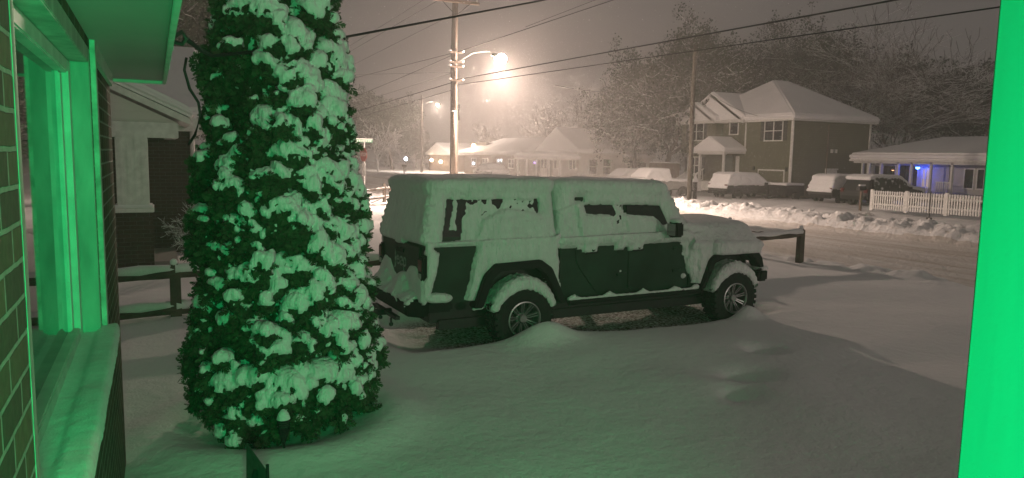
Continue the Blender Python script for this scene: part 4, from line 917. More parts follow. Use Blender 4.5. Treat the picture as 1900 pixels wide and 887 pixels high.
# ---------------------------------------------------------------- road sign
ss = empty('road_sign', (9.76, 37.4, 0), R_(14), 'stop sign on a post with a street name blade on top, left of the truck', 'road sign')
MB().box(-.03, .03, -.03, .03, -.1, 3.05).build('post', mat('grey_metal', (.35, .35, .34)), ss)
oc = [(.38*math.cos(R_(22.5+45*k)), 2.35+.38*math.sin(R_(22.5+45*k))) for k in range(8)]
of = MB().prism([(a, b) for a, b in oc], 0, -.045, -.035).build('stop_plate', mat('sign_red', (.30, .03, .025), .45, noise=.25, nscale=4), ss)
def text(name, body, size, m, parent, mx4, ext=.002):
    c = bpy.data.curves.new('t', 'FONT'); c.body = body; c.size = size; c.extrude = ext; c.align_x = 'CENTER'; c.align_y = 'CENTER'
    o = bpy.data.objects.new('t', c); C.objects.link(o); me = bpy.data.meshes.new_from_object(o.evaluated_get(bpy.context.evaluated_depsgraph_get())); bpy.data.objects.remove(o)
    me.materials.clear(); me.materials.append(m); n = bpy.data.objects.new(name, me); C.objects.link(n); n.parent = parent; n.matrix_local = mx4; return n
text('lettering', 'STOP', .26, white, of, Matrix.Translation((-.049, 0, 2.35))@Matrix.Rotation(R_(-90), 4, 'Z')@Matrix.Rotation(R_(90), 4, 'X'))
MB().box(-.045, -.035, -.16, .16, 1.25, 1.85).build('lower_plate', white, ss)
MB().box(-.045, -.035, -.17, .17, 1.72, 1.9).build('snow_patch', snow, ss)
nbld = MB().box(-.46, .46, -.015, .015, 2.98, 3.14).build('name_blade', mat('sign_green', (.03, .16, .09), .4), ss); nbld.rotation_euler = (0, 0, R_(-5))
sm_ = MB(); rnd = random.Random(3)
for k in range(8): sm_.box(-.40+k*.1, -.36+k*.1+rnd.uniform(0, .03), -.019, -.015, 3.02, 3.10)
sm_.build('lettering', white, nbld)
MB().box(-.45, .45, -.02, .02, 3.14, 3.17).build('blade_snow', snow, nbld)
# ---------------------------------------------------------------- two storey house
h2 = empty('two_storey_house', (37.8, 35.5, .2), 0, 'two storey tan house with a hip roof, front gables and small porch', 'house')
PB(h2).box(37.8, 45.2, 35.5, 45.8, -.2, 5.06).put('wall', sid_tan); wl = h2.children[-1]
PB(h2).box(37.79, 37.86, 35.44, 35.50, .3, 5.06).box(37.74, 37.80, 35.50, 35.60, .3, 5.06).put('corner_board', white)
PB(h2).box(45.12, 45.24, 35.44, 35.50, .3, 5.06).put('corner_board', white); PB(h2).box(37.74, 37.80, 45.70, 45.82, .3, 5.06).put('corner_board', white); PB(h2).box(37.74, 37.80, 39.70, 39.79, 2.9, 5.06).put('corner_board', white)
PB(h2).box(37.77, 45.23, 35.46, 35.5, -.2, .55).put('foundation', brick_x)
hip(h2, 37.45, 45.6, 35.15, 46.15, 5.06, (41.0, 40.6), (42.4, 40.6), 8.0, th=.12, sn=.20)
hip(h2, 37.35, 41.2, 39.55, 46.3, 5.09, (37.35, 42.95), (41.2, 42.95), 7.12, th=.13, sn=.2)
PB(h2).prism([(39.75, 5.07), (46.1, 5.07), (42.95, 6.98)], 0, 37.42, 37.79).put('gable', sid_tan)
PB(h2).prism([(42.1, 2.9), (46.0, 2.9), (46.0, 5.07), (44.15, 6.35), (42.1, 5.07)], 0, 37.15, 37.79).put('front_bay', sid_tan)
hip(h2, 36.85, 39.0, 41.95, 46.35, 5.08, (36.85, 44.15), (39.0, 44.15), 6.42, th=.13, sn=.2)
for yy, zz_, s in ((42.95, 6.35, .30), (44.15, 5.85, .26)):
    PB(h2).box(37.08 if yy > 43 else 37.36, 37.16 if yy > 43 else 37.43, yy-s*.6, yy+s*.6, zz_-s*.7, zz_+s*.7).put('gable_vent', white)
def rake(x, ya, yb, ze, ym, zr):
    for yy in (ya, yb):
        k = PB(h2); k.add([(x, yy, ze), (x, yy, ze+.2), (x, ym, zr+.2), (x, ym, zr), (x-.05, yy, ze), (x-.05, yy, ze+.2), (x-.05, ym, zr+.2), (x-.05, ym, zr)], [(0, 1, 2, 3), (4, 7, 6, 5), (0, 4, 5, 1), (1, 5, 6, 2), (2, 6, 7, 3), (3, 7, 4, 0)]); k.put('rake_board', white)
rake(37.34, 39.55, 46.3, 5.0, 42.95, 7.0); rake(36.84, 41.95, 46.35, 5.0, 44.15, 6.3)
window(h2, 37.80, 37.15, 4.42, 1.55, 1.25, '-x', True); window(h2, 37.15, 44.25, 4.5, 1.55, 1.25, '-x', True); window(h2, 37.80, 40.95, 4.68, .80, .78, '-x', mull=1, cross=False)
window(h2, 37.15, 44.3, 1.95, 1.5, 1.2, '-x', True)
gd = PB(h2); gd.box(37.76, 37.797, 36.05, 38.3, .3, 1.72); gd.put('garage_door', sid_tan)
PB(h2).box(37.74, 37.80, 35.97, 36.05, .3, 1.82).put('door_trim', white); PB(h2).box(37.74, 37.80, 38.3, 38.38, .3, 1.82).put('door_trim', white); PB(h2).box(37.74, 37.80, 36.05, 38.3, 1.722, 1.82).put('door_trim', white)
PB(h2).box(41.1, 42.1, 35.44, 35.5, .3, 1.85).put('side_door', white); PB(h2).box(41.0, 41.1, 35.43, 35.5, .3, 1.95).put('door_trim', white); PB(h2).box(41.0, 42.2, 35.43, 35.5, 1.852, 1.95).put('door_trim', white)
for u in (0, .38): PB(h2).box(41.4+u, 41.58+u, 35.40, 35.5, 3.0, 3.25).put('meter_box', white)
PB(h2).tube((41.05, 35.44, .4), (41.05, 35.44, 4.9), .035).put('service_pipe', sid_brown)
PB(h2).box(37.74, 37.8, 40.9, 41.7, .9, 2.75).put('front_door', mat('front_door_paint', (.10, .12, .10), .5)); PB(h2).box(37.745, 37.8, 40.25, 40.6, .9, 2.7).put('side_light', white)
for y_ in (35.75, 38.7): PB(h2).box(37.68, 37.8, y_, y_+.12, 1.72, 1.98).put('wall_lantern', darkm)
# porch
PB(h2).box(35.9, 37.8, 39.8, 42.7, .2, .85).put('porch_floor', white)
for y_ in (39.95, 42.45): PB(h2).box(35.98, 36.12, y_-.07, y_+.07, .85, 2.85).put('porch_post', white)
PB(h2).box(35.92, 36.18, 39.8, 42.6, 2.78, 2.93).put('porch_beam', white)
PB(h2).prism([(39.8, 2.93), (42.6, 2.93), (41.2, 3.75)], 0, 35.95, 36.05).put('porch_gable', sid_tan)
hip(h2, 35.75, 37.75, 39.6, 42.85, 2.86, (35.75, 41.22), (37.75, 41.22), 3.84, th=.10, sn=.18)
st_ = PB(h2)
for k in range(4): st_.box(35.9-.3*(k+1), 35.9-.3*k, 42.0, 43.2, .1, .80-.17*k)
st_.put('steps', snow)
for y_ in (41.95, 43.25):
    k = PB(h2); k.tube((34.6, y_, 1.0), (36.0, y_, 1.75), .04).tube((34.6, y_, .3), (36.0, y_, 1.0), .03)
    for u in range(8): k.tube((34.6+u*.19, y_, .3+u*.1), (34.6+u*.19, y_, 1.0+u*.1), .022, n=5)
    k.put('stair_railing', white)
# ---------------------------------------------------------------- porch house at the right with the blue lamp
h3 = empty('porch_house', (42, 30, .5), 0, 'low pale house with a long snowy porch roof and a blue porch lamp, far right', 'house')
PB(h3).box(43.2, 50, 22, 33.2, .2, 2.6).put('wall', sid_blue)
hip(h3, 41.7, 51, 21.0, 34.2, 2.48, (45.6, 25), (45.6, 30.4), 3.75, th=.12, sn=.28)
PB(h3).box(41.85, 43.2, 21.5, 33.9, .2, .62).put('porch_floor', mat('concrete', (.25, .24, .22), .9))
for px_ in (1599, 1611, 1633, 1665, 1690, 1726, 1765): 
    q = atx(px_, 330, 41.95); PB(h3).box(41.9, 42.04, q[1]-.06, q[1]+.06, .62, 2.48).put('porch_post', white)
PB(h3).box(41.9, 42.05, 21.5, 34.0, 2.36, 2.478).put('porch_beam', white)
for a_, b_, z0, z1 in ((1622, 1631, 1.1, 2.2), (1638, 1660, 1.1, 2.2), (1668, 1687, .7, 2.25), (1692, 1702, .7, 2.25), (1790, 1806, 1.0, 2.1), (1814, 1826, 1.0, 2.1)):
    y0, y1 = sorted((atx(a_, 330, 43.18)[1], atx(b_, 330, 43.18)[1])); window(h3, 43.2, (y0+y1)/2, (z0+z1)/2, y1-y0, z1-z0, '-x', mull=1, cross=False)
y0, y1 = sorted((atx(1712, 330, 43.18)[1], atx(1724, 330, 43.18)[1])); window(h3, 43.2, (y0+y1)/2, 1.5, y1-y0, 1.1, '-x', mull=2, lit=mat('lit_pane', (.3, .25, .2), .4, emit=(1, .75, .5), es=.35))
q = atx(1745, 323, 43.17); PB(h3).lathe([(.13, -.03), (.20, -.03), (.20, .03), (.13, .03), (.13, -.03)], tuple(q), 0, 14).put('door_wreath', conif)
q = atx(1748, 330, 43.17); PB(h3).box(43.12, 43.2, q[1]-.45, q[1]+.45, .62, 2.3).put('front_door', sid_blue)
k = PB(h3); ya = atx(1735, 340, 41.95)[1]; yb = atx(1762, 340, 41.95)[1]
k.box(41.93, 42.0, yb, ya, 1.28, 1.34).box(41.93, 42.0, yb, ya, .72, .76)
for u in np.arange(yb, ya, .13): k.box(41.945, 41.985, u, u+.05, .76, 1.28)
k.put('porch_railing', white)
q = atx(1703, 311, 42.6)
k = PB(h3); k.lathe([(0, .12), (.10, .10), (.13, .02), (0, 0)], (q[0], q[1], q[2]+.02), 2, 12); bl_ = k.put('porch_lamp', darkm)
PB(h3).ico((q[0], q[1], q[2]), (.12, .13, .10), 2).put('bulb', mat('blue_bulb', (.1, .1, 1), .4, emit=(.03, .10, 1), es=40), bl_, smooth=True); lamp('porch_lamp_blue', (q[0], q[1], q[2]-.12), 24, (.05, .10, 1.0), .06)
q = atx(1657, 315, 42.4); hg = empty('hanging_lamp', tuple(q), 0, 'small orange glowing ornament hanging under the porch roof', 'ornament')
MB().tube((0, 0, .05), (0, 0, 2.36-q[2]+.0), .008, n=4).lathe([(.0, .08), (.12, .04), (.14, -.02), (.09, -.03)], (0, 0, 0), 2, 10).build('shade', darkm, hg); MB().ico((0, 0, -.02), (.08, .10, .05), 1).build('glow', mat('orange_glow', (1, .4, .2), .4, emit=(1, .42, .20), es=5), hg)
# ---------------------------------------------------------------- white cottage, ranch, brown gabled house
h1 = empty('white_cottage', (34, 60, .3), 0, 'small white gabled cottage with a low front porch, in the lamp haze', 'house')
PB(h1).box(34, 39.4, 56.2, 63.4, 0, 2.75).put('wall', sid_white); PB(h1).prism([(56.1, 2.75), (63.5, 2.75), (59.8, 4.85)], 0, 34, 34.15).put('gable', sid_white)
hip(h1, 33.7, 38.7, 55.8, 63.8, 2.72, (33.7, 59.8), (38.7, 59.8), 4.95, th=.12, sn=.15)
hip(h1, 38.7, 42.2, 55.9, 62.0, 2.4, (38.9, 59), (42.0, 59), 3.2, th=.1, sn=.15)
PB(h1).box(39.4, 42, 56.3, 61.5, 0, 2.4).put('side_wing', sid_white)
hip(h1, 31.6, 33.9, 55.6, 64.4, 2.15, (32.9, 56.6), (32.9, 63.4), 2.62, th=.12, sn=.25)
for y_ in (55.9, 57.8, 60.2, 62.2, 64.1): PB(h1).box(31.8, 31.95, y_-.07, y_+.07, .2, 2.15).put('porch_post', white)
PB(h1).box(31.85, 34, 55.7, 64.3, .1, .4).put('porch_floor', white)
for y_ in (57.2, 60.0, 62.6): window(h1, 34.0, y_, 1.75, 1.2, .8, '-x', mull=2, cross=False)
PB(h1).box(33.92, 34, 60.9, 61.8, .4, 2.1).put('front_door', mat('door_grey', (.2, .18, .17), .5))
window(h1, 34.0, 59.8, 3.75, .55, .7, '-x', mull=1); window(h1, 35.5, 56.2, 1.6, .8, 1.3, '-y', mull=1); window(h1, 37.0, 56.2, 1.6, .8, 1.3, '-y', mull=1); window(h1, 41.0, 56.3, 1.5, .8, 1.0, '-y', mull=1)
q = atx(992, 302, 31.75); PB(h1).ico(tuple(q), (.13, .13, .10), 1).put('porch_bulb', mat('violet_bulb', (.5, .3, 1), .4, emit=(.55, .35, 1), es=2.2))
hr = empty('ranch_house', (35, 74, .3), 0, 'long low dark ranch house with a snowy roof, in haze behind the utility pole', 'house')
ry0, ry1 = atx(975, 300, 35)[1], atx(862, 300, 35)[1]
PB(hr).box(35, 43, ry0, ry1, 0, 2.5).put('wall', sid_brown); hip(hr, 34.4, 43.6, ry0-.5, ry1+.5, 2.5, (39, ry0+3), (39, ry1-3), 4.3, th=.12, sn=.2)
q = atx(895, 280, 36.5); PB(hr).box(36.3, 37.3, q[1]-1.6, q[1]+1.2, 2.4, 4.0).put('chimney', brick_y)
q = atx(879, 270, 34.6); PB(hr).ico(tuple(q), (.26, .26, .26), 2).put('flood_lamp', mat('orange_flood', (1, .6, .3), .4, emit=(1, .55, .22), es=14), smooth=True); lamp('ranch_lamp', (q[0]-.4, q[1], q[2]-.1), 260, (1, .58, .28), .15)
q = atx(878, 303, 34.9); PB(hr).ico(tuple(q), (.13, .13, .16), 1).put('wall_lamp', mat('cool_bulb', (.8, .85, 1), .4, emit=(.75, .85, 1), es=8))
for u in (.2, .38, .62, .82): window(hr, 35.0, ry0+(ry1-ry0)*u, 1.6, 1.4, .9, '-x', mull=2)
hb_ = empty('brown_house', (36, 91, .3), 0, 'small brown gabled house with two bright wall lamps in the far haze', 'house')
by0, by1 = atx(836, 300, 36)[1], atx(796, 300, 36)[1]
PB(hb_).box(36, 43, by0, by1, 0, 2.4).put('wall', sid_brown); PB(hb_).prism([(by0, 2.4), (by1, 2.4), ((by0+by1)/2, 3.9)], 0, 36, 36.2).put('gable', sid_brown)
hip(hb_, 35.6, 43, by0-.4, by1+.4, 2.4, (35.6, (by0+by1)/2), (43, (by0+by1)/2), 3.95, th=.1, sn=.12)
for x_, y_ in ((801, 297), (818, 300)):
    q = atx(x_, y_, 35.6); PB(hb_).ico(tuple(q), (.26, .26, .24), 2).put('wall_lamp', mat('warm_bulb', (1, .8, .6), .4, emit=(1, .72, .45), es=12)); lamp('brown_house_lamp', (q[0]-.5, q[1], q[2]), 120, (1, .7, .45), .15)
q = atx(820, 280, 36); PB(hb_).ico(tuple(q+np.array([-.3, 0, 0])), (.15, .15, .15), 1).put('gable_lamp', mat('warm_bulb', (1, .8, .6)))
q = atd(753, 297, 92); yl = empty('yard_lamp', (q[0], q[1], 0), 0, 'bright white yard lamp on a short post in the far haze', 'lamp')
MB().tube((0, 0, 0), (0, 0, q[2]), .05).build('post', darkm, yl); MB().ico((0, 0, q[2]+.15), (.22, .22, .24), 2).build('globe', mat('cool_globe', (.8, .85, 1), .4, emit=(.78, .88, 1), es=16), yl, smooth=True); lamp('yard_light', (q[0]-.4, q[1]-.4, q[2]+.2), 90, (.8, .88, 1), .2)
# ---------------------------------------------------------------- mailboxes, pickets, timbers
def mailbox(label, x, y, rz=0, group=None):
    t = empty('mailbox', (x, y, gz(x, y)-.15), rz, label, 'mailbox', group); MB().box(-.05, .05, -.05, .05, 0, 1.15).build('post', bark, t)
    MB().prism([(-.10, 1.15), (.10, 1.15), (.10, 1.28), (.07, 1.34), (0, 1.365), (-.07, 1.34), (-.10, 1.28)], 0, -.24, .24).build('box', darkm, t, bevel=.004)
    MB().box(-.20, .24, -.09, .09, 1.36, 1.44).build('box_snow', snow, t, bevel=.035)
q = atx(1597, 372, 31.5); mailbox('dark mailbox topped with snow in front of the tarpaulin covered car', q[0], q[1])
q = atx(1725, 388, 29.5); gs_ = empty('garden_stake', (q[0], q[1], gz(q[0], q[1])), 0, 'thin dark garden stake standing in front of the picket fence', 'stake'); MB().tube((0, 0, -.1), (0, 0, 1.25), .022).build('stake', darkm, gs_); MB().box(-.02, .02, -.12, .12, .05, .14).build('foot', darkm, gs_)
q = atx(750, 310, 22.6); mailbox('small mailbox by the far bank under the bright yard lamp', q[0], q[1])
q = atx(1290, 340, 24.6); gp_ = empty('garden_post', (q[0], q[1], gz(q[0], q[1])-.1), 0, 'narrow dark post with a white snow peak in front of the porch steps', 'post')
MB().box(-.09, .09, -.06, .06, 0, 1.25).build('post', darkm, gp_); MB().lathe([(.16, 1.2), (.12, 1.3), (0, 1.62)], (0, 0, 0), 2, 10).build('post_snow', snow, gp_); MB().box(-.10, -.05, -.12, .12, .0, .35).build('post_foot', snow, gp_)
pa, pb = atx(1617, 386, 31.2), atx(1822, 401, 31.6)
pf = empty('picket_fence', (pa[0], pa[1], .25), 0, 'white picket fence topped with snow in front of the porch house', 'fence')
L = math.hypot(pb[0]-pa[0], pb[1]-pa[1]); ux, uy = (pb[0]-pa[0])/L, (pb[1]-pa[1])/L
npk = int(L/.115)
def pk(s, w_, d0, d1, z0, z1, B):
    c = np.array([pa[0]+ux*s, pa[1]+uy*s]); t = np.array([ux, uy])*w_/2; n = np.array([uy, -ux])
    if n[0] > 0: n = -n
    P = [c-t+n*d0, c+t+n*d0, c+t+n*d1, c-t+n*d1]; B.hexa([(*q, z0) for q in P], [(*q, z1) for q in P])
rnd = random.Random(2)
for k in range(npk):
    b = PB(pf); s = k*L/npk; pk(s, .065, .03, .05, .18, 1.0+rnd.uniform(-.02, .02), b); pko = b.put('picket', white)
    c_ = np.array([pa[0]+ux*s, pa[1]+uy*s]); PB(pf).ico((c_[0]-.03, c_[1], 1.02), (.045, .05, .05+rnd.uniform(0, .03)), 1).put('picket_snow', snow, pko, smooth=True)
for z in (.42, .85):
    b = PB(pf); pk(L/2, L, -.01, .03, z-.04, z+.04, b); b.put('rail', white)
for s in (0, L*.34, L*.70): b = PB(pf); pk(s, .14, -.05, .06, .1, 1.12, b); b.put('post', white)
for k, px_ in enumerate((1648, 1668, 1690, 1722)):
    q = atz(px_, 405+k*1.5, .32); x_, y_ = q[0], q[1]
    o = MB().box(-.12, .12, -.42+.1*(k % 2), .42, -.1, .12).build('landscape_timber', sid_brown, bevel=.02, loc=(x_, y_, gz(x_, y_)+.02)); tag(o, f'{["leftmost", "second from left", "third from left", "rightmost"][k]} dark timber edging the lawn before the picket fence', 'garden timber', 'dark timbers edging the lawn')
q = atz(1585, 390, .3); S, tips = grow(77, 1.6, levels=4, spread=.7, trunk_frac=.2, kids=(3, 4), twig=.012); V, F = seg_mesh(S); V = V[:, [2, 0, 1]]*np.array([.9, 1.4, .35]); o = raw('fallen_branch', V, F, twigm, None, False); o.location = (q[0], q[1], gz(q[0], q[1])+.1); o.rotation_euler = (0, 0, -1.2); tag(o, 'heap of twigs lying on the snowy lawn left of the garden timbers', 'branch')
# board fence between cottage and two storey house
bf = empty('board_fence', (36.5, 48, .3), 0, 'tall wooden board fence left of the two storey house', 'fence')
for k in range(26):
    y_ = 46.2+k*.15; b = PB(bf); b.box(37.2, 37.23, y_, y_+.14, .2, 2.05+.02*(k % 3)); b.put('board', bark)
PB(bf).box(37.18, 37.25, 46.2, 50.1, 2.07, 2.16).put('fence_snow', snow)
# ---------------------------------------------------------------- parked vehicles across the street
def car(name, label, cat, x, y, rz, L=4.6, hw=.9, kind='suv', bodycol=(.02, .022, .022), group='vehicles parked across the street', sn=.16, cover=False, z=None):
    t = empty(name, (x, y, (gz(x, y) if z is None else z)-.12), rz, label, cat, group); k = L/4.6
    prof = {'suv': [(-2.25, .45), (-2.30, .80), (-2.22, 1.02), (-1.95, 1.60), (-1.6, 1.70), (.35, 1.68), (1.10, 1.12), (2.05, .98), (2.28, .80), (2.3, .45)],
            'car': [(-2.25, .40), (-2.30, .70), (-2.2, .95), (-1.5, 1.02), (-.9, 1.42), (.35, 1.44), (1.15, .98), (2.05, .85), (2.28, .70), (2.3, .38)],
            'pickup': [(-2.7, .55), (-2.7, 1.12), (-.75, 1.14), (-.60, 1.80), (.75, 1.82), (1.35, 1.22), (2.5, 1.12), (2.65, .95), (2.65, .5)]}[kind]
    prof = [(a*k, b) for a, b in prof]; zb = {'suv': 1.05, 'car': .92, 'pickup': 1.14}[kind]
    def loft(z_in=0, grow_=0):
        m = MB(); n = len(prof); V = []
        for s in (-1, 1):
            for a, b in prof: V.append((a, s*(hw+grow_-max(0, b-zb)*.28), b))
        m.add(V, [tuple(range(n))[::-1], tuple(range(n, 2*n))]+[(i, (i+1) % n, n+(i+1) % n, n+i) for i in range(n)]); return m
    bm_ = mat(name+'_paint_%d' % int(bodycol[0]*1000), bodycol, .35, spec=.6)
    loft().build('body', bm_, t, bevel=.05, seg=3)
    fx = 1.40*k if kind != 'pickup' else 1.75*k; rx = -1.35*k if kind != 'pickup' else -1.65*k
    for xx in (rx, fx):
        for s in (-1, 1):
            wv = MB().lathe([(.20, -.1), (.33, -.11), (.35, -.08), (.35, .08), (.33, .11), (.20, .11)], (xx, s*(hw-.10), .36), 1, 24).build('wheel', rubber, t, smooth=True)
            rm = MB().lathe([(.0, s*.08), (.05, s*.09), (.06, s*.05), (.18, s*.06), (.21, s*.10), (.215, s*.05)], (xx, s*(hw-.10), .36), 1, 20); rm.build('rim', alloy, wv)
            MB().prism([(xx+.43*math.cos(a_), .36+.43*math.sin(a_)) for a_ in np.linspace(-.2, math.pi+.2, 14)], 1, *sorted((s*(hw-.015), s*(hw+.006)))).build('wheel_arch', plastic, t)
    gl_ = {'suv': [(-1.9, 1.10), (-1.78, 1.55), (.30, 1.56), (.95, 1.10)], 'car': [(-1.35, 1.0), (-.85, 1.34), (.32, 1.35), (.95, 1.0)], 'pickup': [(-.52, 1.2), (-.48, 1.70), (.68, 1.70), (1.12, 1.22)]}[kind]
    for s in (-1, 1):
        P = [(a*k, s*(hw-max(0, b-zb)*.28+.004), b) for a, b in gl_]; P2 = [(a, b_-s*.02, c_) for a, b_, c_ in P]
        MB().add(P+P2, [(0, 1, 2, 3), (7, 6, 5, 4), (0, 4, 5, 1), (1, 5, 6, 2), (2, 6, 7, 3), (3, 7, 4, 0)]).build('window', glass, t)
        zt = {'suv': .95, 'car': .78, 'pickup': .95}[kind]
        MB().box(prof[0][0]-.045, prof[0][0]+.06, *sorted((s*(hw-.24), s*(hw-.03))), zt-.12, zt+.10).build('tail_light', redl, t)
        MB().box(.85*k, 1.0*k, *sorted((s*(hw+.0), s*(hw+.2))), zb-.02, zb+.12).build('mirror', plastic, t, bevel=.02)
    MB().box(prof[0][0]-.08, prof[0][0]+.1, -hw+.06, hw-.06, .42, .64).build('bumper', plastic, t, bevel=.03)
    def T(p, n):
        top = sn*.8+.03*fbm(p*3, 2, 5); nz = n[:, 2]; q = sstep(.12, .7, nz)
        side = .03+.04*fbm(p*4, 3, 6); up = sstep(zb-.14, zb+.02, p[:, 2]+.08*fbm(p*3, 2, 7)); end = sstep(.4, .8, np.abs(n[:, 0]))
        side = np.where(np.maximum(up, end*sstep(.72, .85, p[:, 2])) > .5, side, -.05)
        o = side*(1-q)+top*q; return np.where((nz < -.3) | (p[:, 2] < .5), -.05, o)
    if cover: # dark tarpaulin pulled over the side, snow only on top
        tp_ = loft(0, .05); V, F, N = voxel(tp_, .06, 3); kp = ((V[F].mean(1)[:, 2] > .55) & (V[F].mean(1)[:, 0] < .9*k) & (V[F].mean(1)[:, 0] > -1.9*k)); V = V+N*(.05+.05*fbm(V*np.array([5, 5, 2.5]), 3, 8))[:, None]
        raw('tarpaulin', V, F[kp], snowy_mat('tarpaulin_%d' % int(x*10), (.035, .042, .036), .42, amt=.45, nscale=5), t)
        T0 = T; T = lambda p, n: np.where(n[:, 2] < .55, -.05, T0(p, n))
    skin('snow_cover', loft(), T, snow_far, t, .05, 9)
    return t
x_ = atx(1322, 350, 31.4); 
car('suv', 'dark suv with snow on roof and windows parked before the porch steps', 'car', 34.9, 36.6, 0, bodycol=(.02, .024, .02))
car('covered_car', 'dark car with a creased tarpaulin over its side, behind the picket fence left end', 'car', 37.7, 28.5, 0, L=4.9, cover=True, kind='suv', sn=.20)
car('parked_car', 'low car almost hidden under snow just left of the tarpaulin covered car', 'car', 37.5, 30.9, 0, L=4.4, kind='suv', bodycol=(.03, .03, .03), sn=.20)
bn = empty('utility_trailer', (37.0, 35.0, gz(36.6, 35.2)-.1), 0, 'low dark box trailer with a snowy top right of the suv', 'trailer')
tb_ = MB().box(-.8, .8, -.75, .75, .35, 1.02).build('box', plastic, bn, bevel=.03); MB().box(-.82, .82, -.77, .77, 1.02, 1.16).build('box_snow', snow_far, bn, bevel=.05)
for s in (-1, 1): MB().lathe([(.0, -.1), (.27, -.1), (.30, -.06), (.30, .06), (.27, .1), (0, .1)], (0, s*.8, .32), 1, 20).build('wheel', rubber, bn)
MB().box(-1.5, -.8, -.04, .04, .38, .46).build('tow_bar', darkm, bn)
q = atx(1236, 340, 29.5)
car('pickup_truck', 'pale pickup covered in snow, parked left of the two storey house', 'pickup truck', q[0], q[1]+1.2, R_(178), kind='pickup', bodycol=(.25, .25, .24), L=4.5)
q = atx(1212, 325, 31.5)
car('suv', 'white snow covered suv parked left of the pale pickup, before the cottage', 'car', q[0], q[1]+3.2, R_(180), bodycol=(.3, .3, .3))
q = atx(916, 318, 27)
car('parked_car', 'small car under a smooth hump of snow near the ranch house', 'car', q[0]+2, q[1]+5, R_(90), L=4.4, kind='car', bodycol=(.2, .2, .2), sn=.25)
# ---------------------------------------------------------------- little things by the evergreen
q = atz(527, 842, .2)
sl_ = empty('solar_light', (q[0], q[1], gz(q[0], q[1])), 0, 'small black garden light with a cone of snow, stuck in front of the evergreen', 'garden light')
MB().tube((0, 0, -.15), (0, 0, .06), .010).build('stake', plastic, sl_); MB().lathe([(.012, .04), (.022, .07), (.040, .13), (.044, .155)], (0, 0, 0), 2, 16).build('lantern_cup', plastic, sl_)
MB().lathe([(.032, .10), (.040, .16), (.040, .215)], (0, 0, 0), 2, 16).build('ribbed_lens', mat('lens_dark', (.03, .04, .03), .2), sl_)
for k in range(5): MB().lathe([(.041, .0), (.046, .004), (.041, .008)], (0, 0, .14+k*.016), 2, 16).build('ring', plastic, sl_)
MB().lathe([(.052, .21), (.052, .222), (0, .235)], (0, 0, 0), 2, 16).build('cap', plastic, sl_); MB().lathe([(.050, .222), (.038, .262), (.016, .29), (0, .295)], (0, 0, 0), 2, 16).build('cap_snow', snow, sl_, smooth=True)
a3, b3, c3, d3_ = atd(457, 822, 3.9), atd(493, 872, 3.6), atd(496, 960, 3.6), atd(457, 1000, 3.9)
ys = empty('yard_sign', tuple(a3), 0, 'dark green tilted yard sign at the bottom edge in front of the evergreen', 'sign')
k = PB(ys); n_ = np.cross(b3-a3, d3_-a3); n_ /= np.linalg.norm(n_); n_ *= .004
k.add([a3, b3, c3, d3_, a3+n_, b3+n_, c3+n_, d3_+n_], [(0, 1, 2, 3), (7, 6, 5, 4), (0, 4, 5, 1), (1, 5, 6, 2), (2, 6, 7, 3), (3, 7, 4, 0)]).put('panel', mat('sign_board', (.06, .10, .08), .5, noise=.3, nscale=30))
k = PB(ys); e1, e2 = atd(496, 862, 3.58), atd(499, 960, 3.58); k.tube(e1, e2-np.array([0, 0, .3]), .008); k.put('stake', plastic)
m1 = atd(473, 875, 3.72); PB(ys).hexa([m1+np.array(v)*.02 for v in ((-1, -.2, -2), (1, -.2, -2), (1, .2, -2), (-1, .2, -2))], [m1+np.array(v)*.02 for v in ((-.3, -.2, .6), (.6, -.2, .3), (.6, .2, .3), (-.3, .2, .6))]).put('printed_mark', plastic)
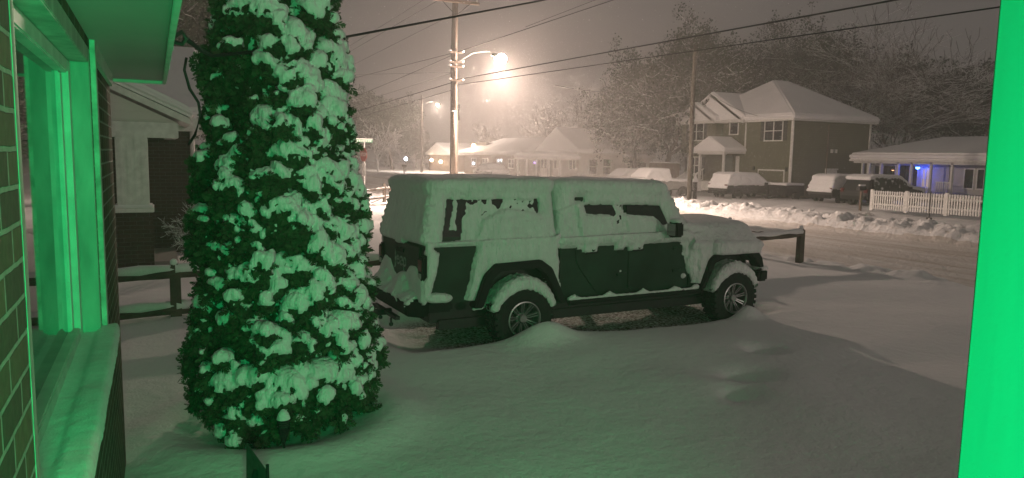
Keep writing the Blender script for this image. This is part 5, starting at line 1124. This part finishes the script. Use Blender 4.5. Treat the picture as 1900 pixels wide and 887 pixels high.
# ---------------------------------------------------------------- snow in the air
g = np.random.default_rng(12)
def flakes(n, lo, hi, size):
    c = g.uniform(lo, hi, (n, 3)); c = c[np.linalg.norm(c-np.array(STREET), axis=1) > 1.3]; n = len(c); dr = np.array([.35, -.1, -1.0])+g.normal(0, .25, (n, 3)); dr /= np.linalg.norm(dr, axis=1)[:, None]
    a_ = np.cross(dr, g.normal(0, 1, (n, 3))); a_ /= np.linalg.norm(a_, axis=1)[:, None]; b_ = np.cross(dr, a_); s = g.uniform(size[0], size[1], (n, 1))
    V = np.stack([c+dr*s*1.5, c+a_*s, c-a_*s*.5+b_*s*.9, c-a_*s*.5-b_*s*.9, c-dr*s*1.5], 1).reshape(-1, 3)
    f = np.array([[0, 1, 2], [0, 2, 3], [0, 3, 1], [4, 2, 1], [4, 3, 2], [4, 1, 3]]); F = (np.arange(n)[:, None, None]*5+f[None]).reshape(-1, 3); return V, F
V1, F1 = flakes(60000, (10, 23, .3), (26, 44, 6.6), (.0035, .0075)); V2, F2 = flakes(5000, (2, 12, .4), (22, 60, 12), (.004, .009))
fl = raw('falling_snow', np.concatenate([V1, V2]), np.concatenate([F1, F2+len(V1)]).astype(np.int32), mat('snowflake', (.85, .85, .85), .8), None, False); fl['kind'] = 'stuff'
# ---------------------------------------------------------------- far woods closing the view, and the air
S, tips = grow(99, 9, levels=5, spread=.6, trunk_frac=.12, kids=(3, 4), twig=.05); Vt, Ft = seg_mesh(S)
VV, FF_ = [], []; n0 = 0; rnd = random.Random(6)
for k in range(44):
    an = R_(26.1-75+k*2.6); r_ = rnd.uniform(125, 150); x, y = math.sin(R_(26.1)+R_(-60+k*2.8))*r_, math.cos(R_(26.1)+R_(-60+k*2.8))*r_
    s = rnd.uniform(.8, 1.15); t_ = rnd.uniform(0, 6.28); Rm = np.array([[math.cos(t_), -math.sin(t_), 0], [math.sin(t_), math.cos(t_), 0], [0, 0, 1]])
    VV.append((Vt@Rm.T)*s*np.array([1.5, 1.5, 1])+np.array([x, y, .1])); FF_.append(Ft+n0); n0 += len(Vt)
fw_ = raw('far_woods', np.concatenate(VV), np.concatenate(FF_).astype(np.int32), twigm, None, False); fw_['kind'] = 'stuff'
HAZE = 0.0039
hz = MB().box(-170, 215, -110, 240, -1.2, 26).build('haze', mat('air', (1, 1, 1))); hz['kind'] = 'stuff'
hm = bpy.data.materials.new('haze_air'); hm.use_nodes = True; nt = hm.node_tree; nt.nodes.clear(); out = nt.nodes.new('ShaderNodeOutputMaterial'); pv = nt.nodes.new('ShaderNodeVolumePrincipled')
pv.inputs['Color'].default_value = (.93, .90, .88, 1); pv.inputs['Density'].default_value = HAZE; pv.inputs['Anisotropy'].default_value = .5
nt.links.new(pv.outputs[0], out.inputs['Volume']); hz.data.materials.clear(); hz.data.materials.append(hm)
